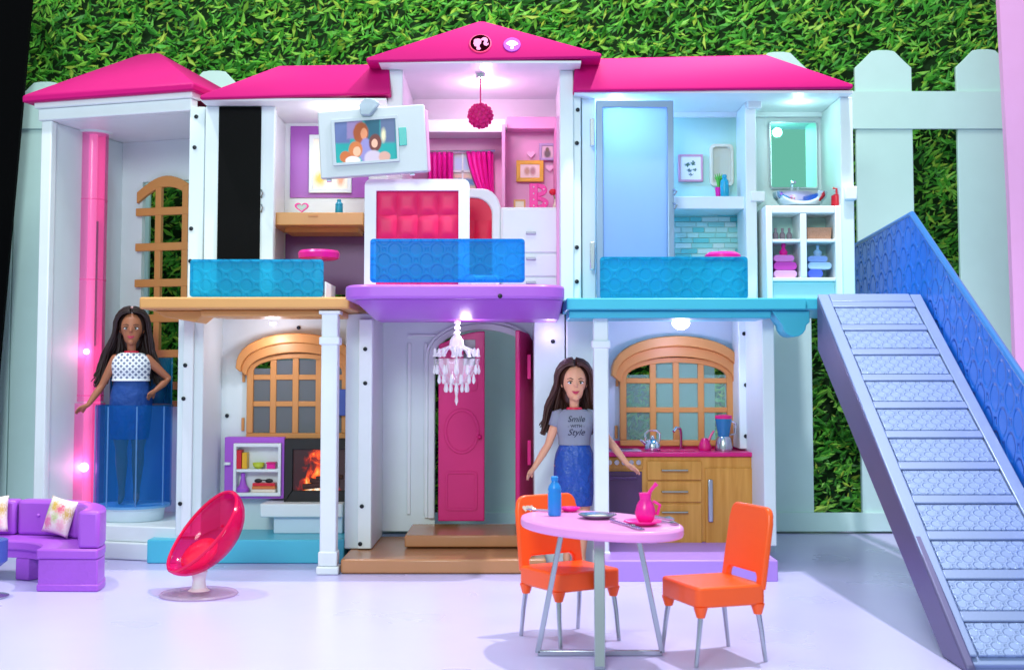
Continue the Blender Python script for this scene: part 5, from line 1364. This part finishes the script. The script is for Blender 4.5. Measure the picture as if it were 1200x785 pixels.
# ---- curved purple sofa with floral pillows
sc_ = Vector((-3.72, 8.72, 0)); ri, ro = .46, .88
sf = thing('sofa', 'curved purple sofa with buttoned back at the lower left', 'sofa', sc_)
def ring(r0, r1, z0, z1, a0, a1, k=28, top=None):
    vs, fs = [], []
    for i in range(k + 1):
        a = R(a0 + (a1 - a0) * i / k); c_, s_ = math.cos(a), math.sin(a)
        zt = z1
        vs += [(sc_.x + r0 * c_, sc_.y + r0 * s_, z0), (sc_.x + r1 * c_, sc_.y + r1 * s_, z0), (sc_.x + r1 * c_, sc_.y + r1 * s_, zt), (sc_.x + r0 * c_, sc_.y + r0 * s_, zt)]
    for i in range(k):
        q = i * 4
        for e in range(4): fs.append((q + e, q + (e + 1) % 4, q + 4 + (e + 1) % 4, q + 4 + e))
    fs += [(3, 2, 1, 0), (k * 4, k * 4 + 1, k * 4 + 2, k * 4 + 3)]
    return vs, fs
sz = .29
B().add(*ring(ri - .01, ro - .0, sz - .07, sz, -2, 182)).build('seat', 'purple', sf, .015)
B().add(*ring(ri + .03, ro - .02, .16, sz - .0715, 24.2, 155.8)).build('apron', 'purple', sf, .004)
for a0, a1 in ((0, 24), (62, 76), (104, 118), (156, 180)):
    e_ = a0 == 0 or a1 == 180
    B().add(*ring(ri + (.004 if e_ else .032), ro - (.004 if e_ else .022), .002, (sz - .072) if e_ else .159, a0 - (1.2 if a0 == 0 else 0), a1 + (1.2 if a1 == 180 else 0), 6)).build('leg_block', 'emboss_purple', sf, .008)
B().add(*ring(ri - .003, ro + .004, .0015, .05, -1.9, 25, 6)).build('foot', 'emboss_purple', sf, .008)
for i, (a0, a1) in enumerate(((-1, 42), (43, 88), (89, 135), (136, 181))):
    pnl = B().add(*ring(ro - .15, ro, sz + .001, sz + .26, a0, a1, 10)).build('backrest', 'purple', sf, .025)
    for f in (.3, .7):
        aa = R(a0 + (a1 - a0) * f); r_ = ro - .152
        B().ell((sc_.x + r_ * math.cos(aa), sc_.y + r_ * math.sin(aa), sz + .15), (.016, .016, .014), 10, 6).build('button', 'purple', pnl)
def pillow(label, px, py, Y, rot, s_=.135):
    c_ = at(px, py, Y); n = 12; vs, fs = [], []
    for side in (1, -1):
        base = len(vs)
        for j in range(n + 1):
            for i in range(n + 1):
                u, v = i / n * 2 - 1, j / n * 2 - 1
                h = (max(0, 1 - u * u) * max(0, 1 - v * v)) ** .5 * .05
                pin = 1 - .07 * (1 - abs(u) ** 2) * 0
                k1 = 1 - .08 * (1 - v * v); k2 = 1 - .08 * (1 - u * u)
                vs.append((u * s_ * (1 - .09 * (1 - v * v) * 0 - .0) * (0.93 + .07 * v * v), -side * h, v * s_ * (0.93 + .07 * u * u)))
        for j in range(n):
            for i in range(n):
                q = base + j * (n + 1) + i; f = (q, q + 1, q + n + 2, q + n + 1); fs.append(f if side == 1 else f[::-1])
    me = B(); me.add(vs, fs)
    o = me.build('pillow', 'pillow_print', None, smooth=80, local=True); o.location = c_; o.rotation_euler = rot
    bm = bmesh.new(); bm.from_mesh(o.data); bmesh.ops.remove_doubles(bm, verts=bm.verts, dist=.0005); bm.to_mesh(o.data); bm.free()
    tag(o, label, 'pillow', 'floral pillows on the sofa')
pillow('floral pillow leaning on the sofa back near its right end', 70, 605, 9.27, (R(-14), R(8), R(-28)))
pillow('floral pillow cut off by the left edge of the photo', -12, 603, 9.36, (R(-14), R(-4), R(6)))
g = ground(-20, 700)
t = thing('side_table', 'blue side table peeking in at the left edge before the sofa', 'table', g)
B().lathe([(.16, .002), (.165, .012), (.05, .03)], c=g, k=28).build('base', 'steel', t); B().lathe([(.04, .03), (.04, .2)], c=g, k=16).build('stem', 'steel', t)
B().lathe([(.1, .2), (.148, .24), (.15, .38), (.14, .385), (.02, .386)], c=g, k=28).build('top', 'blue_box', t)

# ================================================================== DOLLS
def doll(name, label, loc, rz, skin, hairm, arms, dz, face_h, hair_len, flare, shirt, shirt_m, skirt, skirt_m, sleeves, seed, head_tilt=0, curvy=1.0):
    t = thing(name, label, 'doll', loc, rz)
    b = B()
    hz = 1.425 + dz
    # torso rings lofted into one closed form
    def rings(rs, k=24):
        vs, fs = [], []
        for z, rx, ry in rs:
            for j in range(k):
                a = 2 * math.pi * j / k; vs.append((rx * math.cos(a), ry * math.sin(a), z))
        for i in range(len(rs) - 1):
            for j in range(k): fs.append((i * k + j, i * k + (j + 1) % k, (i + 1) * k + (j + 1) % k, (i + 1) * k + j))
        return vs, fs, k, len(rs)
    def closed(rs):
        vs, fs, k, n_ = rings(rs); fs += [tuple(range(k - 1, -1, -1)), tuple((n_ - 1) * k + j for j in range(k))]; return vs, fs
    w = curvy
    b.add(*closed([(.74 + dz, .1 * w, .08), (.80 + dz, .148 * w, .105), (.88 + dz, .138 * w, .098), (.955 + dz, .1 * w, .08), (1.02 + dz, .107 * w, .085), (1.09 + dz, .126 * w, .105), (1.14 + dz, .133 * w, .09), (1.185 + dz, .125 * w, .066), (1.215 + dz, .06, .045)]))
    b.tube([(0, .005, 1.17 + dz), (0, 0, 1.24 + dz), (0, -.012, 1.31 + dz)], [.05, .036, .04], 14)
    b.ell((0, 0, hz + .015), (.094, .105, .125), 24, 16)                    # skull
    b.ell((0, -.035, hz - .055), (.068, .066, .09), 20, 12)                  # jaw and cheeks
    b.ell((0, -.085, hz - .118), (.028, .024, .024), 12, 8)                  # chin
    b.tube([(0, -.1, hz + .01), (0, -.115, hz - .035)], [.008, .015], 8)     # nose
    for sx_ in (-1, 1): b.ell((sx_ * .092, .005, hz - .015), (.012, .022, .03), 8, 6)
    for sx_ in (-1, 1):                                                     # legs and pointed feet
        b.tube([(sx_ * .075 * w, 0, .8 + dz), (sx_ * .075, 0, .62), (sx_ * .068, -.005, .46), (sx_ * .066, .012, .34), (sx_ * .06, .01, .12), (sx_ * .06, .012, .085)], [.085 * w, .075 * w, .05, .052, .027, .03], 14)
        b.tube([(sx_ * .06, .025, .075), (sx_ * .063, -.03, .045), (sx_ * .066, -.1, .018)], [.028, .027, .014], 10)
        b.tube([(sx_ * .06, .03, .07), (sx_ * .06, .032, .004)], [.016, .01], 8)
    for sx_, (sh, elb, wr, tip, fdir) in zip((-1, 1), arms):
        sh, elb, wr, tip = (Vector(q) for q in (sh, elb, wr, tip))
        b.ell(sh, (.04, .04, .04), 12, 8)
        b.tube([sh, sh.lerp(elb, .45), elb, elb.lerp(wr, .4), wr], [.041, .037, .03, .031, .02], 12)
        d = (tip - wr); hl = d.length; d = d.normalized(); pn_ = Vector(fdir).normalized(); s_ = d.cross(pn_).normalized(); pn_ = s_.cross(d)
        pc = wr + d * hl * .3
        # palm
        vs, fs = [], []
        b.tube([wr, wr + d * hl * .2, wr + d * hl * .5], [.018, .021, .022], 10)
        for kx in (-.014, 0, .014): b.tube([wr + d * hl * .15 + s_ * kx, wr + d * hl * .52 + s_ * kx * 1.3], [.012, .012], 8)
        for kx, ln_ in ((-.024, .88), (-.008, 1.0), (.009, .96), (.025, .8)):
            p0 = wr + d * hl * .48 + s_ * kx; p1 = p0 + d * hl * .3 * ln_ + pn_ * .004; p2 = wr + d * hl * ln_ + s_ * kx * 1.25 + pn_ * .014
            b.tube([p0, p1, p2], [.0092, .0085, .006], 8); b.ell(p2, (.006, .006, .006), 6, 4)
        tb0 = wr + d * hl * .18 - s_ * .018; b.tube([tb0, tb0 - s_ * .022 + d * hl * .16 + pn_ * .008, tb0 - s_ * .03 + d * hl * .34 + pn_ * .014], [.011, .0095, .007], 8)
    body = b.build('body', skin, t, local=True, smooth=80)
    rm = body.modifiers.new('skin', 'REMESH'); rm.mode = 'VOXEL'; rm.voxel_size = .0068; rm.use_smooth_shade = True
    sm = body.modifiers.new('smooth', 'SMOOTH'); sm.factor = .5; sm.iterations = 3
    # face
    def fy(x, z):
        q = 1 - (x / .094) ** 2 - ((z - hz - .015) / .125) ** 2; y1 = -.105 * math.sqrt(max(q, .01))
        q2 = 1 - (x / .068) ** 2 - ((z - hz + .055) / .09) ** 2; y2 = -.035 - .066 * math.sqrt(q2) if q2 > 0 else 0
        return min(y1, y2)
    for sx_ in (-1, 1):
        x, z = sx_ * .039, hz - .005
        y = fy(x, z)
        ey = B().ell((x, y + .003, z), (.02, .006, .0088), 12, 8).build('eye', 'eye_white', t, local=True)
        B().ell((x, y - .003, z), (.0085, .003, .0082), 10, 6).build('iris', 'iris', ey, local=True)
        B().ell((x, y - .0055, z), (.0045, .0015, .005), 8, 5).build('pupil', 'black', ey, local=True)
        B().tube([(x - .024, y - .001, z + .004), (x - .008, y - .006, z + .0135), (x + .01, y - .006, z + .0135), (x + .025, y - .0, z + .006)], .0032, 5).build('lash', 'brow', ey, local=True)
        B().tube([(x - sx_ * .02, fy(x - sx_ * .02, z + .03) - .001, z + .026), (x, fy(x, z + .035) - .001, z + .035), (x + sx_ * .024, fy(x + sx_ * .024, z + .03) + .001, z + .029)], [.003, .0035, .002], 5).build('brow', 'brow', t, local=True)
    z = hz - .077; y = fy(0, z)
    up = [(-.03, fy(-.03, z + .008) + .001, z + .009), (-.014, fy(-.014, z + .005) - .003, z + .005), (0, y - .004, z + .003), (.014, fy(.014, z + .005) - .003, z + .005), (.03, fy(.03, z + .008) + .001, z + .009)]
    B().tube(up, [.002, .0052, .0046, .0052, .002], 8).build('lip', 'lip', t, local=True)
    lo = [(-.026, fy(-.026, z + .004) + .001, z + .006), (-.012, fy(-.012, z - .005) - .003, z - .005), (0, y - .004, z - .0075), (.012, fy(.012, z - .005) - .003, z - .005), (.026, fy(.026, z + .004) + .001, z + .006)]
    B().tube(lo, [.002, .0056, .0066, .0056, .002], 8).build('lip', 'lip', t, local=True)
    # hair: a cap and many locks
    rn = random.Random(seed); b = B()
    b.ell((0, .03, hz + .032), (.116, .11, .138), 24, 14)
    b.ell((0, .07, hz - .08), (.085, .05, .13), 16, 10)
    rx, ry, rz_ = .124, .128, .154
    zend = hz - hair_len
    for i in range(300):
        side = 1 if i % 2 else -1
        y0 = -.088 + .19 * rn.random()
        pts, rs = [], []
        off = rn.uniform(-.004, .018); end = zend + rn.uniform(-.05, .06); ph = rn.uniform(0, 6.28); wv = rn.gauss(1.5, .5); back = rn.uniform(.02, .07) + max(0, -y0) * .55
        x0 = rn.uniform(0, .012)
        for k in range(6):
            f = k / 5; th_ = R(4 + 92 * f); y = y0 + back * f ** 1.3; kk = math.sqrt(max(.25, 1 - (y / ry) ** 2))
            pts.append((side * (x0 + (rx + off) * math.sin(th_) * kk), y, hz + .015 + (rz_ + off) * math.cos(th_) * kk)); rs.append(.008 + .003 * f)
        xl, yl, zl = pts[-1]
        fl_ = flare[0] if side < 0 else flare[1]
        for k in range(1, 8):
            f = k / 7
            pts.append((xl + side * fl_ * (f ** 1.2) + .02 * f * math.sin(wv + f * 7) + .006 * math.sin(ph + f * 6), yl + .045 * f * (1 - f) * 2 + .035 * f + .008 * math.cos(ph + f * 5), zl + (end - zl) * f)); rs.append(.0105 * (1 - f * .6))
        b.tube(pts, rs, 5)
    for i in range(110):
        x0 = rn.uniform(-.1, .1); pts, rs = [], []; end = zend + rn.uniform(-.05, .08)
        for k in range(6):
            f = k / 5; th_ = R(5 + 88 * f); kk = math.sqrt(max(.2, 1 - (x0 / .112) ** 2))
            pts.append((x0, .02 + .108 * math.sin(th_) * kk, hz + .015 + rz_ * math.cos(th_) * kk)); rs.append(.011)
        xl, yl, zl = pts[-1]
        for k in range(1, 7):
            f = k / 6; pts.append((xl * (1 + .6 * f) + .008 * math.sin(i + f * 6), yl + .02 * f, zl + (end - zl) * f)); rs.append(.015 * (1 - f * .6))
        b.tube(pts, rs, 5)
    hair = b.build('hair', hairm, t, local=True, smooth=80)
    # clothes
    def cloth(nm, rs, m, lab=None, close=False):
        vs, fs, k, n_ = rings(rs, 48)
        if nm == 'skirt':
            rr = random.Random(seed)
            for q in range(len(vs)):
                x, y, z = vs[q]; a = math.atan2(y, x); low = max(0, min(1, (rs[0][0] - z) / .2))
                f = 1 + low * (.022 * math.sin(5 * a + z * 9) + .014 * math.sin(11 * a - z * 21)); vs[q] = (x * f, y * f, z)
        o = B().add(vs, fs).build(nm, m, t, local=True, smooth=80, label=lab); s_ = o.modifiers.new('t', 'SOLIDIFY'); s_.thickness = .007; s_.offset = 1
        ss = o.modifiers.new('s', 'SUBSURF'); ss.levels = ss.render_levels = 1
        return o
    so = cloth('top', shirt, shirt_m); sk_ = cloth('skirt', skirt, skirt_m)
    if sleeves:
        for sx_, (sh, elb, *_r) in zip((-1, 1), arms):
            sh, elb = Vector(sh), Vector(elb)
            o = B().tube([sh + Vector((-sx_ * .035, 0, .015)), sh + Vector((sx_ * .005, 0, .004)), sh.lerp(elb, .22), sh.lerp(elb, .36)], [.045, .052, .051, .049], 16, False).build('sleeve', shirt_m, so, local=True, smooth=80)
            s_ = o.modifiers.new('t', 'SOLIDIFY'); s_.thickness = .005
    # red collar necklace
    zc = 1.212 + dz
    B().lathe([(.056, zc - .012), (.066, zc - .004), (.058, zc + .02), (.047, zc + .022)], k=28, sy=.85, closed=False).build('necklace', 'collar_red', t, local=True)
    return t, so, sk_
# doll at the front door
Yd = 9.66
X_d = XX(673, Yd, 500)
arms = (((-.125, 0, 1.165), (-.2, -.0, .95), (-.315, -.05, .775), (-.385, -.09, .70), (0, -.6, -.8)),
        ((.125, 0, 1.165), (.262, .0, .985), (.4, -.06, .80), (.5, -.09, .735), (0, -.4, -.9)))
shirt = [(.945, .118, .096), (.975, .114, .093), (1.02, .121, .1), (1.06, .133, .116), (1.095, .141, .124), (1.14, .146, .108), (1.18, .138, .082), (1.205, .1, .064), (1.213, .07, .056)]
skirt = [(.97, .108, .088), (.93, .125, .098), (.88, .15, .112), (.80, .163, .122), (.65, .158, .12), (.52, .142, .114), (.485, .138, .112)]
d1, top1, sk1 = doll('doll', 'brown-haired doll in grey slogan shirt and blue skirt by the white column', (X_d, Yd, 0.002), R(4), 'skin_light', 'hair_brown', arms, 0, .28, .36, (.12, .08), shirt, 'grey_shirt', skirt, crease(plastic('skirt_blue', '1B4CA6', .3, wear=.3, bump=.7)), True, 11)
def shirt_text(body, z, size, sh, top):
    # lettering wrapped round the front of the shirt
    o = text_mesh('lettering', body, size, 'navy_print', top, Matrix.Rotation(R(90), 4, 'X'), .0005, sh)
    for v in o.data.vertices:
        zz = v.co.z + z; f = [(a, c_) for a, c_ in zip(shirt, shirt[1:]) if a[0] <= zz <= c_[0]][0]
        u = (zz - f[0][0]) / (f[1][0] - f[0][0]); rx = f[0][1] + (f[1][1] - f[0][1]) * u + .006; ry = f[0][2] + (f[1][2] - f[0][2]) * u + .01
        x = v.co.x; v.co = (x, -ry * math.sqrt(max(.05, 1 - (x / rx) ** 2)), zz)
shirt_text('Smile', 1.145, .062, .35, top1); shirt_text('- WITH -', 1.093, .034, 0, top1); shirt_text('Style', 1.045, .068, .35, top1)
# doll in the lift
Ydl = 10.64
X_l = XX(154, Ydl, 420); zf = ez0 + .002
dzl = .05
arms = (((-.13, 0, 1.165 + dzl), (-.235, -.0, .99), (-.335, -.08, .83), (-.44, -.12, .775), (0, -.6, -.8)),
        ((.13, 0, 1.165 + dzl), (.31, .02, 1.045), (.205, -.08, .95), (.13, -.115, .885), (.5, -.6, -.5)))
shirt2 = [(1.03, .148, .112), (1.045, .146, .108), (1.07, .143, .108), (1.11, .15, .122), (1.145, .156, .128), (1.19, .158, .112), (1.23, .142, .084), (1.256, .1, .066), (1.264, .07, .056)]
skirt2 = [(1.04, .138, .102), (.99, .146, .108), (.92, .168, .122), (.85, .178, .13), (.7, .172, .13), (.58, .158, .124), (.54, .154, .122)]
d2, top2, sk2 = doll('doll', 'dark-haired doll in white lattice top and denim skirt in the elevator', (X_l, Ydl, zf), R(12), 'skin_brown', 'hair_dark', arms, dzl, .28, .45, (.17, .11), shirt2, 'white_lattice', skirt2, 'denim', False, 23, curvy=1.08)
B().lathe([(.152, 1.028), (.158, 1.034), (.153, 1.046), (.147, 1.046)], k=36, sy=.77, closed=False).build('hem', 'white_knit', top2, local=True)
hb = B().tube([(.136 * math.sin(R(a)), -.015, 1.485 + .165 * math.cos(R(a))) for a in range(-80, 81, 8)], .009, 8).build('headband', plastic('headband_pink', 'E7B3B0', .4), d2, local=True)
